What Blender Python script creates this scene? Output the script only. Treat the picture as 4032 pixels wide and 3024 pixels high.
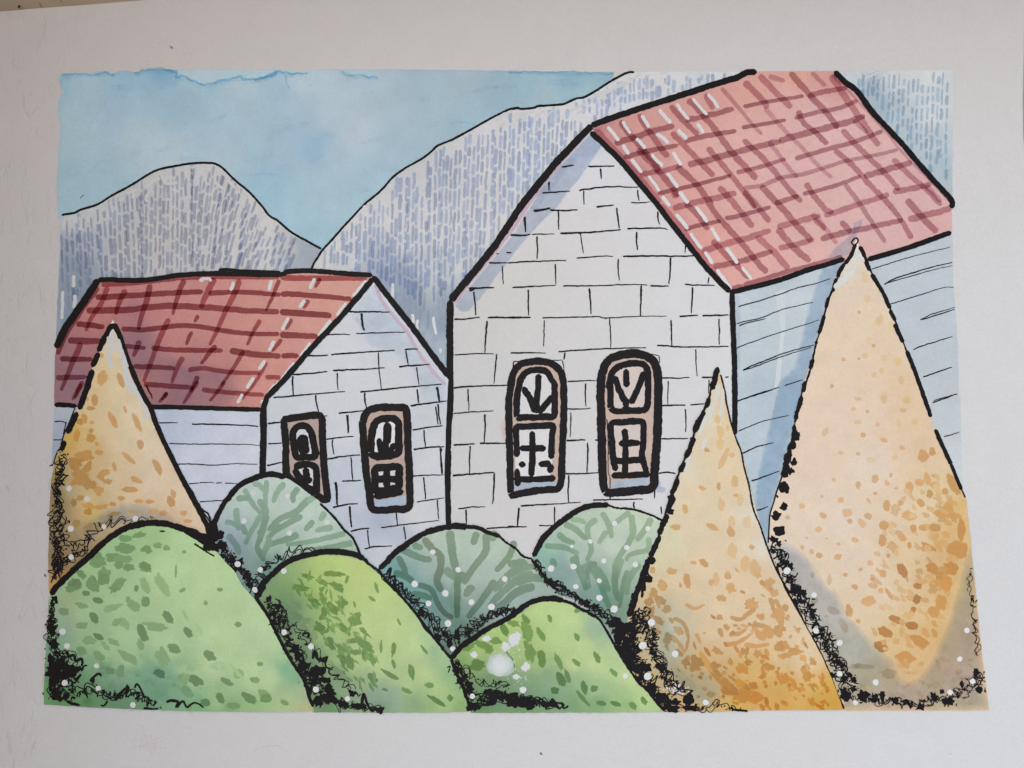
import bpy, math, random
import numpy as np
from mathutils import Vector, noise as mnoise
from mathutils.geometry import delaunay_2d_cdt

for o in list(bpy.data.objects):
    bpy.data.objects.remove(o)
scene = bpy.context.scene
COL = scene.collection
random.seed(7)

# ------------------------------------------------------------------ camera
FPX, RW, RH = 3100.0, 4032.0, 3024.0          # a phone held over the desk
DIST, TILT = 0.31, math.radians(4.1)
cam_d = bpy.data.cameras.new('camera')
cam = bpy.data.objects.new('camera', cam_d)
COL.objects.link(cam)
cam_d.sensor_fit = 'HORIZONTAL'
cam_d.sensor_width = 36.0
cam_d.lens = 36.0 * FPX / RW
cam_d.clip_start, cam_d.clip_end = 0.01, 200.0
CAM = Vector((0.0, -DIST * math.sin(TILT), DIST * math.cos(TILT)))
cam.location = CAM
cam.rotation_euler = (TILT, 0, 0)
scene.camera = cam

# ------------------------------------------------------------------ daylight
SUN_EL, SUN_AZ = math.radians(69), math.radians(140)     # azimuth measured from +x
SKY_STRENGTH, SUN_STRENGTH = 0.14, 0.55
world = bpy.data.worlds.new("World")
scene.world = world
world.use_nodes = True
wn, wl = world.node_tree.nodes, world.node_tree.links
wn.clear()
w_out = wn.new('ShaderNodeOutputWorld')
w_bg = wn.new('ShaderNodeBackground')
w_sky = wn.new('ShaderNodeTexSky')
w_sky.sky_type = 'NISHITA'
w_sky.sun_disc = False
w_sky.sun_elevation = SUN_EL
w_sky.sun_rotation = math.radians(90) - SUN_AZ
w_sky.dust_density = 3.0
w_hs = wn.new('ShaderNodeHueSaturation')
w_hs.inputs['Saturation'].default_value = 0.56            # overcast whitens the sky
w_bg.inputs['Strength'].default_value = SKY_STRENGTH
wl.new(w_sky.outputs[0], w_hs.inputs['Color'])
wl.new(w_hs.outputs[0], w_bg.inputs['Color'])
wl.new(w_bg.outputs[0], w_out.inputs['Surface'])

sun_d = bpy.data.lights.new('sun', 'SUN')
sun_d.energy = SUN_STRENGTH
sun_d.angle = math.radians(60)
sun_d.color = (1.0, 0.985, 0.965)
sun = bpy.data.objects.new('sun', sun_d)
COL.objects.link(sun)
sd = Vector((math.cos(SUN_EL) * math.cos(SUN_AZ), math.cos(SUN_EL) * math.sin(SUN_AZ), math.sin(SUN_EL)))
sun.rotation_euler = sd.to_track_quat('Z', 'Y').to_euler()
sun.location = sd * 3

scene.view_settings.view_transform = 'Standard'
scene.view_settings.look = 'None'
scene.view_settings.exposure = 0.20
scene.view_settings.gamma = 1.0
scene.cycles.transparent_max_bounces = 32
scene.cycles.max_bounces = 8
# unseen low walls added to dim and warm the light at upper left
TABLE_C, WALL_C = (0.42, 0.37, 0.27), (0.88, 0.40, 0.03)
WALLS = [(-0.37, -3, -0.76, -0.31, 0.24, 0.45), (-0.37, 0.24, -0.76, 3, 0.30, 0.21)]

# ------------------------------------------------------------------ colour
def s2l(c):
    c = np.asarray(c, float) / 255.0
    return np.where(c <= 0.04045, c / 12.92, ((c + 0.055) / 1.055) ** 2.4)

# what bare paper looks like across the photograph: pigment = seen colour / bare paper
_PX = np.array([0, 1000, 2000, 3000, 4032.0])
_PY = np.array([0, 300, 1500, 2774, 3024.0])
_PC = s2l(np.array([
    [(160,148,130),(172,163,150),(188,184,179),(191,189,186),(193,189,184)],
    [(167,155,140),(180,172,162),(191,188,185),(195,194,193),(197,195,194)],
    [(172,163,156),(187,182,178),(197,195,198),(200,200,206),(206,210,217)],
    [(171,163,158),(189,187,186),(198,197,203),(201,202,208),(207,208,215)],
    [(170,162,157),(187,185,182),(197,196,202),(200,202,208),(207,208,216)]]))
def paper_at(x, y):
    x = min(max(x, 0), 4031.9); y = min(max(y, 0), 3023.9)
    i = min(int(np.searchsorted(_PX, x, 'right')) - 1, 3); j = min(int(np.searchsorted(_PY, y, 'right')) - 1, 3)
    u = (x - _PX[i]) / (_PX[i+1] - _PX[i]); v = (y - _PY[j]) / (_PY[j+1] - _PY[j])
    return ((_PC[j,i]*(1-u)+_PC[j,i+1]*u)*(1-v) + (_PC[j+1,i]*(1-u)+_PC[j+1,i+1]*u)*v)
PAPER = np.array((0.712, 0.734, 0.728))
def cal(rgb, x=2000.0):
    c = np.asarray(rgb, float); m = c.mean(); sat = c.max() - c.min()
    k = 1.03 - 0.095 * min(1.0, max(0.0, sat - 9) / 30)
    k *= 1 - 0.055 * max(0.0, 1 - x / 1100)
    return np.clip(m * k + 0.66 * (c - m), 3, 250)
def pig(x, y, rgb):
    return np.clip(s2l(cal(rgb, x)) / paper_at(x, y) * PAPER, 0.005, 0.92)
def ratio(seen, base, raw=False):
    if not raw: seen, base = cal(seen), cal(base)
    return np.clip(s2l(seen) / s2l(base), 0.02, 1.0)

# ------------------------------------------------------------------ tracing helpers
TILE = dict(A=(0,0),B=(1000,0),C=(2000,0),D=(2926,0),E=(0,750),F=(1000,750),G=(2000,750),H=(2926,750),
            I=(0,1500),J=(1000,1500),K=(2000,1500),L=(2926,1500),M=(0,2194),N=(1000,2194),O=(2000,2194),P=(2926,2194))
def toks(s):
    t = (0, 0)
    for w in s.split():
        if w in TILE: t = TILE[w]
        else: yield t, [float(v) for v in w.split(',')]
def P(s):
    return [(t[0] + v[0] / 2, t[1] + v[1] / 2) for t, v in toks(s)]
def PL(s):                                   # several paths: 'E a,b c,d ; e,f g,h'
    out = []; t = ''
    for seg in s.split(';'):
        seg = seg.strip()
        if not seg: continue
        if seg.split()[0] not in TILE: seg = t + ' ' + seg
        for w in seg.split():
            if w in TILE: t = w
        out.append(P(seg))
    return out
def CT(s):                                   # colour control points: x,y,r,g,b
    return [(t[0] + v[0] / 2, t[1] + v[1] / 2, v[2:5]) for t, v in toks(s)]
def DB(s, k=1.0):                                   # dabs: x,y,rx,ry[,angle]
    return [(t[0] + v[0]/2, t[1] + v[1]/2, v[2]/2*k, v[3]/2*k, v[4] if len(v) > 4 else 0) for t, v in toks(s)]

DZ = 2.0e-5
def hgt(x, y):                               # the sheet lies almost flat, a little cockled by the wet paint
    return (0.0011 + 0.00035 * mnoise.noise(Vector((x * 9, y * 7, 3.1)))
            + 0.00014 * mnoise.noise(Vector((x * 26, y * 20, 8.7))))
_ct, _st = math.cos(TILT), math.sin(TILT)
def world_pt(px, py, layer):
    dx, dy, dz = (px - RW/2) / FPX, -(py - RH/2) / FPX, -1.0
    d = Vector((dx, dy * _ct - dz * _st, dy * _st + dz * _ct))
    z = 0.001
    for _ in range(2):
        t = (z - CAM.z) / d.z
        x, y = CAM.x + d.x * t, CAM.y + d.y * t
        z = hgt(x, y) + layer * DZ
    t = (z - CAM.z) / d.z
    return (CAM.x + d.x * t, CAM.y + d.y * t, z)
def n1(v, s=0.0):
    return mnoise.noise(Vector((v, s * 7.13 + 0.37, 1.7)))
def n2(x, y, s=0.0):
    return mnoise.noise(Vector((x, y, s * 3.77 + 0.11)))

def resample(pts, step, smooth=True, closed=False):
    p = [np.array(q, float) for q in pts]
    if closed: p = p + [p[0]]
    out = []
    n = len(p)
    for i in range(n - 1):
        a, b = p[i], p[i+1]
        if closed:
            pa, pb = p[i-1] if i > 0 else p[-2], p[i+2] if i + 2 < n else p[1]
        else:
            pa = p[i-1] if i > 0 else 2*a - b
            pb = p[i+2] if i + 2 < n else 2*b - a
        L = float(np.linalg.norm(b - a)); k = max(1, int(L / step))
        for j in range(k):
            u = j / k
            if smooth:
                q = 0.5*((2*a) + (-pa+b)*u + (2*pa-5*a+4*b-pb)*u*u + (-pa+3*a-3*b+pb)*u**3)
            else:
                q = a + (b - a) * u
            out.append(q)
    if not closed: out.append(p[-1])
    return out

def inside(poly, X, Y):
    poly = np.asarray(poly); res = np.zeros(np.shape(X), bool)
    x0, y0 = poly[:,0], poly[:,1]; x1, y1 = np.roll(x0, -1), np.roll(y0, -1)
    for a, b, c, d in zip(x0, y0, x1, y1):
        if b == d: continue
        res ^= ((b > Y) != (d > Y)) & (X < (c - a) * (Y - b) / (d - b) + a)
    return res

# ------------------------------------------------------------------ materials
def new_mat(name):
    m = bpy.data.materials.new(name); m.use_nodes = True
    nt = m.node_tree; nt.nodes.clear()
    return m, nt.nodes, nt.links
def grain_nodes(N, L, strength=1.0, ridges=False):
    pos = N.new('ShaderNodeNewGeometry')
    a = N.new('ShaderNodeTexNoise'); a.inputs['Scale'].default_value = 900; a.inputs['Detail'].default_value = 3; a.inputs['Roughness'].default_value = 0.62
    b = N.new('ShaderNodeTexNoise'); b.inputs['Scale'].default_value = 260; b.inputs['Detail'].default_value = 2
    for t in (a, b): L.new(pos.outputs['Position'], t.inputs['Vector'])
    add = N.new('ShaderNodeMath'); add.operation = 'MULTIPLY_ADD'; add.inputs[1].default_value = 0.55
    L.new(b.outputs[0], add.inputs[0]); L.new(a.outputs[0], add.inputs[2])
    h = add.outputs[0]
    if ridges:                               # creases pressed into the left margin of the sheet
        mp = N.new('ShaderNodeMapping'); mp.inputs['Scale'].default_value = (260, 90, 1)
        L.new(pos.outputs['Position'], mp.inputs['Vector'])
        r = N.new('ShaderNodeTexNoise'); r.inputs['Scale'].default_value = 1.0; r.inputs['Detail'].default_value = 2.5; r.inputs['Distortion'].default_value = 1.2
        L.new(mp.outputs[0], r.inputs['Vector'])
        rr = N.new('ShaderNodeMapRange'); rr.inputs[1].default_value = 0.56; rr.inputs[2].default_value = 0.84
        L.new(r.outputs[0], rr.inputs[0])
        sx = N.new('ShaderNodeSeparateXYZ'); L.new(pos.outputs['Position'], sx.inputs[0])
        mk = N.new('ShaderNodeMapRange'); mk.inputs[1].default_value = -0.165; mk.inputs[2].default_value = -0.182; mk.inputs[3].default_value = 0.0; mk.inputs[4].default_value = 2.2
        L.new(sx.outputs['X'], mk.inputs[0])
        mu = N.new('ShaderNodeMath'); mu.operation = 'MULTIPLY'; L.new(rr.outputs[0], mu.inputs[0]); L.new(mk.outputs[0], mu.inputs[1])
        ad = N.new('ShaderNodeMath'); ad.operation = 'ADD'; L.new(mu.outputs[0], ad.inputs[0]); L.new(h, ad.inputs[1])
        h = ad.outputs[0]
    bump = N.new('ShaderNodeBump'); bump.inputs['Strength'].default_value = 0.9 * strength; bump.inputs['Distance'].default_value = 0.00016
    L.new(h, bump.inputs['Height'])
    return pos, a, b, bump
def granulate(N, L, pos, lo, hi, scale=1100):
    g = N.new('ShaderNodeTexNoise'); g.inputs['Scale'].default_value = scale; g.inputs['Detail'].default_value = 5; g.inputs['Roughness'].default_value = 0.7
    L.new(pos.outputs['Position'], g.inputs['Vector'])
    r = N.new('ShaderNodeMapRange'); r.inputs[1].default_value = 0.3; r.inputs[2].default_value = 0.7; r.inputs[3].default_value = lo; r.inputs[4].default_value = hi
    L.new(g.outputs[0], r.inputs[0])
    w = N.new('ShaderNodeTexNoise'); w.inputs['Scale'].default_value = 95; w.inputs['Detail'].default_value = 3; w.inputs['Distortion'].default_value = 0.8
    L.new(pos.outputs['Position'], w.inputs['Vector'])
    r2 = N.new('ShaderNodeMapRange'); r2.inputs[1].default_value = 0.3; r2.inputs[2].default_value = 0.7; r2.inputs[3].default_value = 1 - (1 - lo) * 0.3; r2.inputs[4].default_value = 1 + (hi - 1) * 0.3
    L.new(w.outputs[0], r2.inputs[0])
    m = N.new('ShaderNodeMath'); m.operation = 'MULTIPLY'; L.new(r.outputs[0], m.inputs[0]); L.new(r2.outputs[0], m.inputs[1])
    return m.outputs[0]
def attr_times(N, L, fac):
    at = N.new('ShaderNodeAttribute'); at.attribute_name = 'Col'
    mx = N.new('ShaderNodeVectorMath'); mx.operation = 'SCALE'
    L.new(at.outputs['Color'], mx.inputs[0]); L.new(fac, mx.inputs['Scale'])
    return mx.outputs[0]
def paint_mat(name, lo, hi, rough, bump_s, ridges=False, spec=0.15):
    m, N, L = new_mat(name)
    out = N.new('ShaderNodeOutputMaterial'); pr = N.new('ShaderNodeBsdfPrincipled')
    pos, a, b, bump = grain_nodes(N, L, bump_s, ridges)
    L.new(attr_times(N, L, granulate(N, L, pos, lo, hi)), pr.inputs['Base Color'])
    pr.inputs['Roughness'].default_value = rough
    pr.inputs['Specular IOR Level'].default_value = spec
    L.new(bump.outputs[0], pr.inputs['Normal']); L.new(pr.outputs[0], out.inputs['Surface'])
    return m
M_PAPER = paint_mat('cold_press_paper', 0.962, 1.03, 0.9, 1.4, True, 0.05)
M_PAINT = paint_mat('watercolour_wash', 0.945, 1.05, 0.9, 1.4, False, 0.05)
M_GOUACHE = paint_mat('white_gouache', 0.93, 1.03, 0.8, 0.8)
M_INK = paint_mat('black_ink', 0.7, 1.4, 0.55, 0.6, False, 0.12)
def glaze_mat():                             # a transparent layer of pigment: darkens what lies under it
    m, N, L = new_mat('watercolour_glaze')
    out = N.new('ShaderNodeOutputMaterial'); tr = N.new('ShaderNodeBsdfTransparent')
    pos = N.new('ShaderNodeNewGeometry')
    fac = granulate(N, L, pos, 0.955, 1.03, 420)
    col = attr_times(N, L, fac)
    mn = N.new('ShaderNodeVectorMath'); mn.operation = 'MINIMUM'; mn.inputs[1].default_value = (1, 1, 1)
    L.new(col, mn.inputs[0]); L.new(mn.outputs[0], tr.inputs['Color'])
    L.new(tr.outputs[0], out.inputs['Surface'])
    return m
M_GLAZE = glaze_mat()
def plain_mat(name, col, rough, scale=30, amt=0.12):
    m, N, L = new_mat(name)
    out = N.new('ShaderNodeOutputMaterial'); pr = N.new('ShaderNodeBsdfPrincipled')
    pos = N.new('ShaderNodeNewGeometry')
    g = N.new('ShaderNodeTexNoise'); g.inputs['Scale'].default_value = scale; g.inputs['Detail'].default_value = 6
    L.new(pos.outputs['Position'], g.inputs['Vector'])
    r = N.new('ShaderNodeMapRange'); r.inputs[1].default_value = 0.3; r.inputs[2].default_value = 0.7; r.inputs[3].default_value = 1 - amt; r.inputs[4].default_value = 1 + amt
    L.new(g.outputs[0], r.inputs[0])
    mx = N.new('ShaderNodeVectorMath'); mx.operation = 'SCALE'; mx.inputs[0].default_value = col
    L.new(r.outputs[0], mx.inputs['Scale']); L.new(mx.outputs[0], pr.inputs['Base Color'])
    pr.inputs['Roughness'].default_value = rough
    L.new(pr.outputs[0], out.inputs['Surface'])
    return m
MATS = [M_PAINT, M_GLAZE, M_GOUACHE, M_INK, M_PAPER]
PAINT, GLAZE, WHITE, INK, SHEET = range(5)
INKC = np.array((0.010, 0.009, 0.010))

# ------------------------------------------------------------------ mesh builder
_seed = [0]
def sd_():
    _seed[0] += 1; return _seed[0]
class Part:
    def __init__(s, layer):
        s.v, s.c, s.f, s.m, s.L, s.k = [], [], [], [], layer, 0
    def lay(s, dl):
        s.k += 1
        return s.L + dl + (s.k % 60) * 0.014
    def fill(s, poly, ctl=None, dl=0, sp=12, jit=1.6, mat=PAINT, const=None, vary=0.05, rim=0.0, smooth=False, feather=0.0, keep=True):
        lay = s.lay(dl); sd = sd_()
        b = resample(poly, sp, smooth, True)
        bp = [(q[0] + jit*1.3*n2(q[0]/14, q[1]/14, sd) + jit*n2(q[0]/45, q[1]/45, sd+1), q[1] + jit*1.3*n2(q[0]/14+50, q[1]/14, sd) + jit*n2(q[0]/45, q[1]/45+40, sd+1)) for q in b]
        A = np.array(bp)
        xs = np.arange(A[:,0].min(), A[:,0].max(), sp); ys = np.arange(A[:,1].min(), A[:,1].max(), sp)
        X, Y = np.meshgrid(xs, ys); X = X + (np.arange(len(ys)) % 2)[:,None]*sp/2
        X, Y = X.ravel(), Y.ravel()
        ok = inside(A, X, Y)
        X, Y = X[ok], Y[ok]
        rimd = np.full(len(A) + len(X), 0.0)
        if len(X):
            keep = np.ones(len(X), bool); dmin = np.zeros(len(X))
            for i0 in range(0, len(X), 2000):
                d = np.min((X[i0:i0+2000,None]-A[None,:,0])**2 + (Y[i0:i0+2000,None]-A[None,:,1])**2, axis=1)
                keep[i0:i0+2000] = d > (sp*0.45)**2; dmin[i0:i0+2000] = np.sqrt(d)
            X, Y = X[keep], Y[keep]; rimd = np.concatenate([np.zeros(len(A)), dmin[keep]])
        V = [Vector((a, b_)) for a, b_ in A] + [Vector((a, b_)) for a, b_ in zip(X, Y)]
        ov, oe, of, *_ = delaunay_2d_cdt(V, [], [list(range(len(A)))], 1, 1e-5)
        base = len(s.v)
        if ctl:
            cp = np.array([(c[0], c[1]) for c in ctl]); cc = np.array([pig(c[0], c[1], c[2]) for c in ctl])
            s.cp, s.cc = cp, cc
        for i, q in enumerate(ov):
            s.v.append(world_pt(q.x, q.y, lay))
            if const is not None: c = np.array(const, float)
            else:
                wx = q.x + 14*n2(q.x/40, q.y/40, sd+2); wy = q.y + 14*n2(q.x/40, q.y/40, sd+3)
                d2 = (cp[:,0]-wx)**2 + (cp[:,1]-wy)**2
                w = 1 / (d2 + 900) ** 1.6
                c = (cc*w[:,None]).sum(0) / w.sum()
            c = c * (1 + vary*n2(q.x/60, q.y/60, sd+4) + vary*0.6*n2(q.x/18, q.y/18, sd+5))
            if feather and i < len(rimd):
                t = min(1.0, rimd[i] / feather); c = 1 + (c - 1) * (0.25 + 0.75*t)
            if rim and i < len(rimd):
                c = c * (1 - rim*math.exp(-rimd[i]/6.0))
            s.c.append(c)
        for f in of:
            s.f.append([base + i for i in f]); s.m.append(mat)
        return s
    def base_at(s, x, y):
        d2 = (s.cp[:,0]-x)**2 + (s.cp[:,1]-y)**2
        w = 1 / (d2 + 900) ** 1.6
        return (s.cc*w[:,None]).sum(0) / w.sum()
    def stroke(s, path, w, col=INKC, dl=2, mat=INK, jit=0.10, smooth=True, taper=0.0, step=None, closed=False, wob=0.0, w2=None, opaque=False):
        """w is the width in source pixels"""
        if mat == WHITE: col = np.asarray(col) * np.array((0.93, 0.985, 0.96))
        sd = sd_(); lay = s.lay(dl)
        step = step or max(2.0, min(8.0, w * 0.4))
        q = resample(path, step, smooth, closed)
        if closed: q.append(q[0])
        if len(q) < 2: return s
        q = np.array(q)
        if wob:
            q = q + np.array([(wob*n2(a[0]/22, a[1]/22, sd), wob*n2(a[0]/22+9, a[1]/22+30, sd)) for a in q])
        seg = np.linalg.norm(np.diff(q, axis=0), axis=1); S = np.concatenate([[0], np.cumsum(seg)]); T = S[-1]
        if T < 1e-6: return s
        tan = np.gradient(q, axis=0); tan /= np.maximum(np.linalg.norm(tan, axis=1), 1e-9)[:,None]
        nor = np.stack([-tan[:,1], tan[:,0]], 1)
        base = len(s.v); r = w / 2
        if not closed:                       # pull in extra rings so that the ends are round
            pass
        for i in range(len(q)):
            ww = r if w2 is None else (r + (w2/2 - r) * S[i] / T)
            if not closed:
                e = min(S[i], T - S[i]); rr = min(ww, T / 2)
                if e < rr: ww *= math.sqrt(max(0.0, 1 - (1 - e / rr) ** 2)) * 0.7 + 0.3
                if taper: ww *= 1 - taper * (S[i] / T) ** 2
            a = ww * (1 + jit*1.5*n1(S[i]/9, sd) + jit*n1(S[i]/30, sd+0.5)); b = ww * (1 + jit*1.5*n1(S[i]/9, sd+100) + jit*n1(S[i]/30, sd+100.5))
            pL = q[i] + nor[i]*a; pR = q[i] - nor[i]*b
            s.v += [world_pt(pL[0], pL[1], lay), world_pt(pR[0], pR[1], lay)]
            cv = col * s.base_at(q[i][0], q[i][1]) if opaque else col
            s.c += [cv, cv]
        if opaque: mat = PAINT
        for i in range(len(q) - 1):
            j = base + 2*i
            s.f.append([j, j+1, j+3, j+2]); s.m.append(mat)
        return s
    def dab(s, x, y, rx, ry, ang=0, col=INKC, dl=1, mat=GLAZE, rim=0.12, rough=0.16, n=18, soft=0.0, dome=0.0, drop=0.0, opaque=False):
        if mat == WHITE: col = np.asarray(col) * np.array((0.93, 0.985, 0.96))
        sd = sd_(); lay = s.lay(dl); base = len(s.v)
        ca, sa = math.cos(math.radians(ang)), math.sin(math.radians(ang))
        white = np.ones(3)
        if mat == GLAZE and opaque:
            white = s.base_at(x, y); col = white * col; mat = PAINT
        def put(u, v, c, dz=0):
            px, py = x + u*ca - v*sa, y + u*sa + v*ca
            p = world_pt(px, py, lay)
            s.v.append((p[0], p[1], p[2] + dz)); s.c.append(np.clip(c, 0, 1))
        put(0, 0, col, dome)
        for ring, k in enumerate((0.78, 1.0)):
            for i in range(n):
                t = 2*math.pi*i/n
                g = 1 + rough*1.6*n1(math.cos(t)*1.7 + 9, sd + math.sin(t)*0.23) + rough*n1(math.cos(t)*4 + 3, sd + math.sin(t)*0.5)
                u = rx*math.cos(t)*g*k
                if drop and u > 0: u *= 1 + drop
                v = ry*math.sin(t)*g*k * (1 - (drop*0.5*max(0, math.cos(t)) if drop else 0))
                c = col * (1 - rim*ring)
                if soft and ring: c = col*(1-soft) + white*soft
                put(u, v, c, dome*(0.75 if ring == 0 else 0))
        for i in range(n):
            j = (i + 1) % n
            s.f.append([base, base+1+i, base+1+j]); s.m.append(mat)
            s.f.append([base+1+i, base+1+n+i, base+1+n+j, base+1+j]); s.m.append(mat)
        return s
    def build(s, name, parent=None, org=(0, 0, 0)):
        me = bpy.data.meshes.new(name)
        o3 = np.array(org)
        used = sorted(set(s.m)); rem = {m: i for i, m in enumerate(used)}
        me.from_pydata([tuple(np.array(v) - o3) for v in s.v], [], s.f)
        for m in used: me.materials.append(MATS[m])
        me.polygons.foreach_set('material_index', [rem[m] for m in s.m])
        at = me.color_attributes.new('Col', 'FLOAT_COLOR', 'POINT')
        g = np.ones((len(s.v), 4), np.float32)
        cc = np.array(s.c, np.float32)
        vm = np.zeros(len(s.v), bool)        # glaze is crossed by light twice
        for f, m in zip(s.f, s.m):
            if m == GLAZE: vm[f] = True
        cc[vm] = np.sqrt(np.clip(cc[vm], 0, 1))
        g[:, :3] = cc
        at.data.foreach_set('color', g.ravel())
        # all faces look up at the viewer
        me.update()
        flip = [p.index for p in me.polygons if p.normal.z < 0]
        for i in flip: me.polygons[i].flip()
        me.update()
        ob = bpy.data.objects.new(name, me); COL.objects.link(ob)
        if parent is not None: ob.parent = parent
        else: ob.location = org
        return ob

def tag(o, label=None, cat=None, group=None, kind=None):
    if label: o['label'] = label
    if cat: o['category'] = cat
    if group: o['group'] = group
    if kind: o['kind'] = kind
    return o
class Thing:
    def __init__(s, name, base_px, layer, label, cat, group=None):
        s.org = world_pt(base_px[0], base_px[1], layer)
        s.e = bpy.data.objects.new(name, None); COL.objects.link(s.e)
        s.e.location = s.org; s.e.empty_display_size = 0.01
        tag(s.e, label, cat, group)
    def add(s, name, part, parent=None, label=None):
        o = part.build(name, s.e if parent is None else parent, s.org if parent is None else (0, 0, 0))
        if parent is not None:
            for v in o.data.vertices:
                v.co -= Vector(s.org)
        if label: o['label'] = label
        return o

def bricks(part, s, w=6.2, dl=2, jit=0.22):
    for p in PL(s):
        part.stroke(p, w * random.uniform(0.8, 1.25), INKC*1.2, dl, INK, jit, True, 0.35, 3.0, wob=1.6)
def whites(part, s, w=13, col=None, dl=3):
    for p in PL(s):
        c = np.array((0.84, 0.84, 0.86)) if col is None else col
        part.stroke(p, w * random.uniform(0.85, 1.1), c, dl, WHITE, 0.12, True, 0, 3.0, wob=1.5)
def glazes(part, s, w, c, dl=1, var=0.10, jit=0.10, taper=0.15, opaque=False):
    for p in PL(s):
        k = np.clip(c * random.uniform(1 - var, 1 + var), 0, 0.97)
        part.stroke(p, w * random.uniform(0.85, 1.15), k, dl, GLAZE, jit, True, taper, 4.0, wob=1.5, opaque=opaque)
def offset_at(q, i):
    a, b = q[max(i-1, 0)], q[min(i+1, len(q)-1)]
    t = b - a; t = t / max(np.linalg.norm(t), 1e-9)
    return t, np.array((-t[1], t[0]))
def scribble(part, path, hw, lines=4, w=4.6, loop=12, dens=1.0, blobs=0.3, dl=3, hw2=None, blob_r=(7, 14)):
    """loopy pen hatching along a band"""
    q = resample(path, 3.0, True)
    n = len(q)
    w *= 0.86; lines = max(2, int(round(lines * 1.15)))
    for k in range(lines):
        sd = sd_(); ph = random.uniform(0, 6.28); pts = []
        i = random.uniform(0, n * 0.12); end = n - random.uniform(0, n * 0.12)
        while i < end:
            ii = min(int(i), n - 1)
            h = hw if hw2 is None else hw + (hw2 - hw) * ii / n
            t, nn = offset_at(q, ii)
            off = h * 0.8 * n1(i/16.0, sd) * 1.6 + h * 0.5 * ((k + 0.5) / lines * 2 - 1)
            amp = loop * (0.5 + 1.5*abs(n1(i/6.0, sd + 0.3)))
            c = q[ii] + nn * (off + amp * 1.1 * math.sin(ph)) + t * (amp * 0.8 * math.cos(ph * 0.83 + 1.0))
            pts.append(tuple(c))
            ph += random.uniform(0.5, 1.15); i += 1.25 / dens
            if random.random() < 0.012 and len(pts) > 8:
                part.stroke(pts, w * random.uniform(0.7, 1.2), INKC, dl, INK, 0.25, True, 0, 3.5); pts = []; i += random.uniform(2, 10)
        if len(pts) > 3:
            part.stroke(pts, w * random.uniform(0.7, 1.2), INKC, dl, INK, 0.25, True, 0, 3.5)
    for _ in range(int(n * 0.85 * min(1.0, 0.25 + blobs) * max(0.5, hw / 22))):
        ii = random.randrange(n); t, nn = offset_at(q, ii)
        h = hw if hw2 is None else hw + (hw2 - hw) * ii / n
        c = q[ii] + nn * random.gauss(0, 0.55) * h
        r = random.uniform(1.8, 5.5)
        part.dab(c[0], c[1], r * random.uniform(0.8, 2.0), r * 0.7, random.uniform(0, 180), INKC, dl, INK, 0, 0.5, 9)
    nb = int(blobs * n * 0.13)
    for _ in range(nb):
        ii = random.randrange(n); t, nn = offset_at(q, ii)
        h = hw if hw2 is None else hw + (hw2 - hw) * ii / n
        c = q[ii] + nn * random.uniform(-0.85, 0.85) * h
        r = random.uniform(*blob_r)
        part.dab(c[0], c[1], r * random.uniform(0.7, 1.3), r * random.uniform(0.6, 1.1), random.uniform(0, 180), INKC, dl, INK, 0, 0.6, 16)
def dots(thing, s, layer, r=11.0):
    for t, v in toks(s):
        p = Part(layer)
        rr = (v[2] if len(v) > 2 else 22) / 2
        p.dab(t[0] + v[0]/2, t[1] + v[1]/2, rr * random.uniform(0.93, 1.08), rr * random.uniform(0.93, 1.08), random.uniform(0, 90), np.array((0.86, 0.86, 0.87)), 0, WHITE, 0.03, 0.07, 18, dome=0.00008)
        thing.add('white_dot', p)

# ================================================================== floor, desk and the unseen walls added to shape the light
def box(bm_v, bm_f, x0, y0, z0, x1, y1, z1):
    b = len(bm_v)
    bm_v += [(x0,y0,z0),(x1,y0,z0),(x1,y1,z0),(x0,y1,z0),(x0,y0,z1),(x1,y0,z1),(x1,y1,z1),(x0,y1,z1)]
    bm_f += [[b,b+3,b+2,b+1],[b+4,b+5,b+6,b+7],[b,b+1,b+5,b+4],[b+1,b+2,b+6,b+5],[b+2,b+3,b+7,b+6],[b+3,b,b+4,b+7]]
def simple(name, boxes, mat, parent=None, loc=(0,0,0), bevel=0.0):
    v, f = [], []
    for b in boxes: box(v, f, *b)
    me = bpy.data.meshes.new(name); me.from_pydata(v, [], f); me.materials.append(mat); me.update()
    o = bpy.data.objects.new(name, me); COL.objects.link(o); o.location = loc
    if parent is not None: o.parent = parent
    if bevel:
        md = o.modifiers.new('bevel', 'BEVEL'); md.width = bevel; md.segments = 2
    return o
M_DESK = plain_mat('beige_laminate', tuple(TABLE_C), 0.6, 60, 0.05)
M_WALL = plain_mat('warm_bounce', tuple(WALL_C), 0.95, 8, 0.05)
M_FLOOR = plain_mat('grey_brown_floor', (0.22, 0.17, 0.13), 0.8, 5, 0.15)
tag(simple('floor', [(-3, -3, -0.79, 3, 3, -0.76)], M_FLOOR), kind='structure')
tag(simple('light_shaping_wall', WALLS, M_WALL), kind='structure')  # added out of view: blocks part of the sky, bounces warm light
desk = bpy.data.objects.new('table', None); COL.objects.link(desk); desk.location = (0, 0, -0.76)
tag(desk, 'beige tabletop showing beyond the upper left corner of the white paper sheet', 'table')
simple('tabletop', [(-0.308, -0.40, 0.735, 0.60, 0.238, 0.7594)], M_DESK, desk, bevel=0.003)
for lx, ly in ((-0.28, -0.35), (0.55, -0.35), (-0.28, 0.20), (0.55, 0.20)):
    simple('leg', [(lx-0.02, ly-0.02, 0.0, lx+0.02, ly+0.02, 0.7346)], M_DESK, desk)

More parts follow.
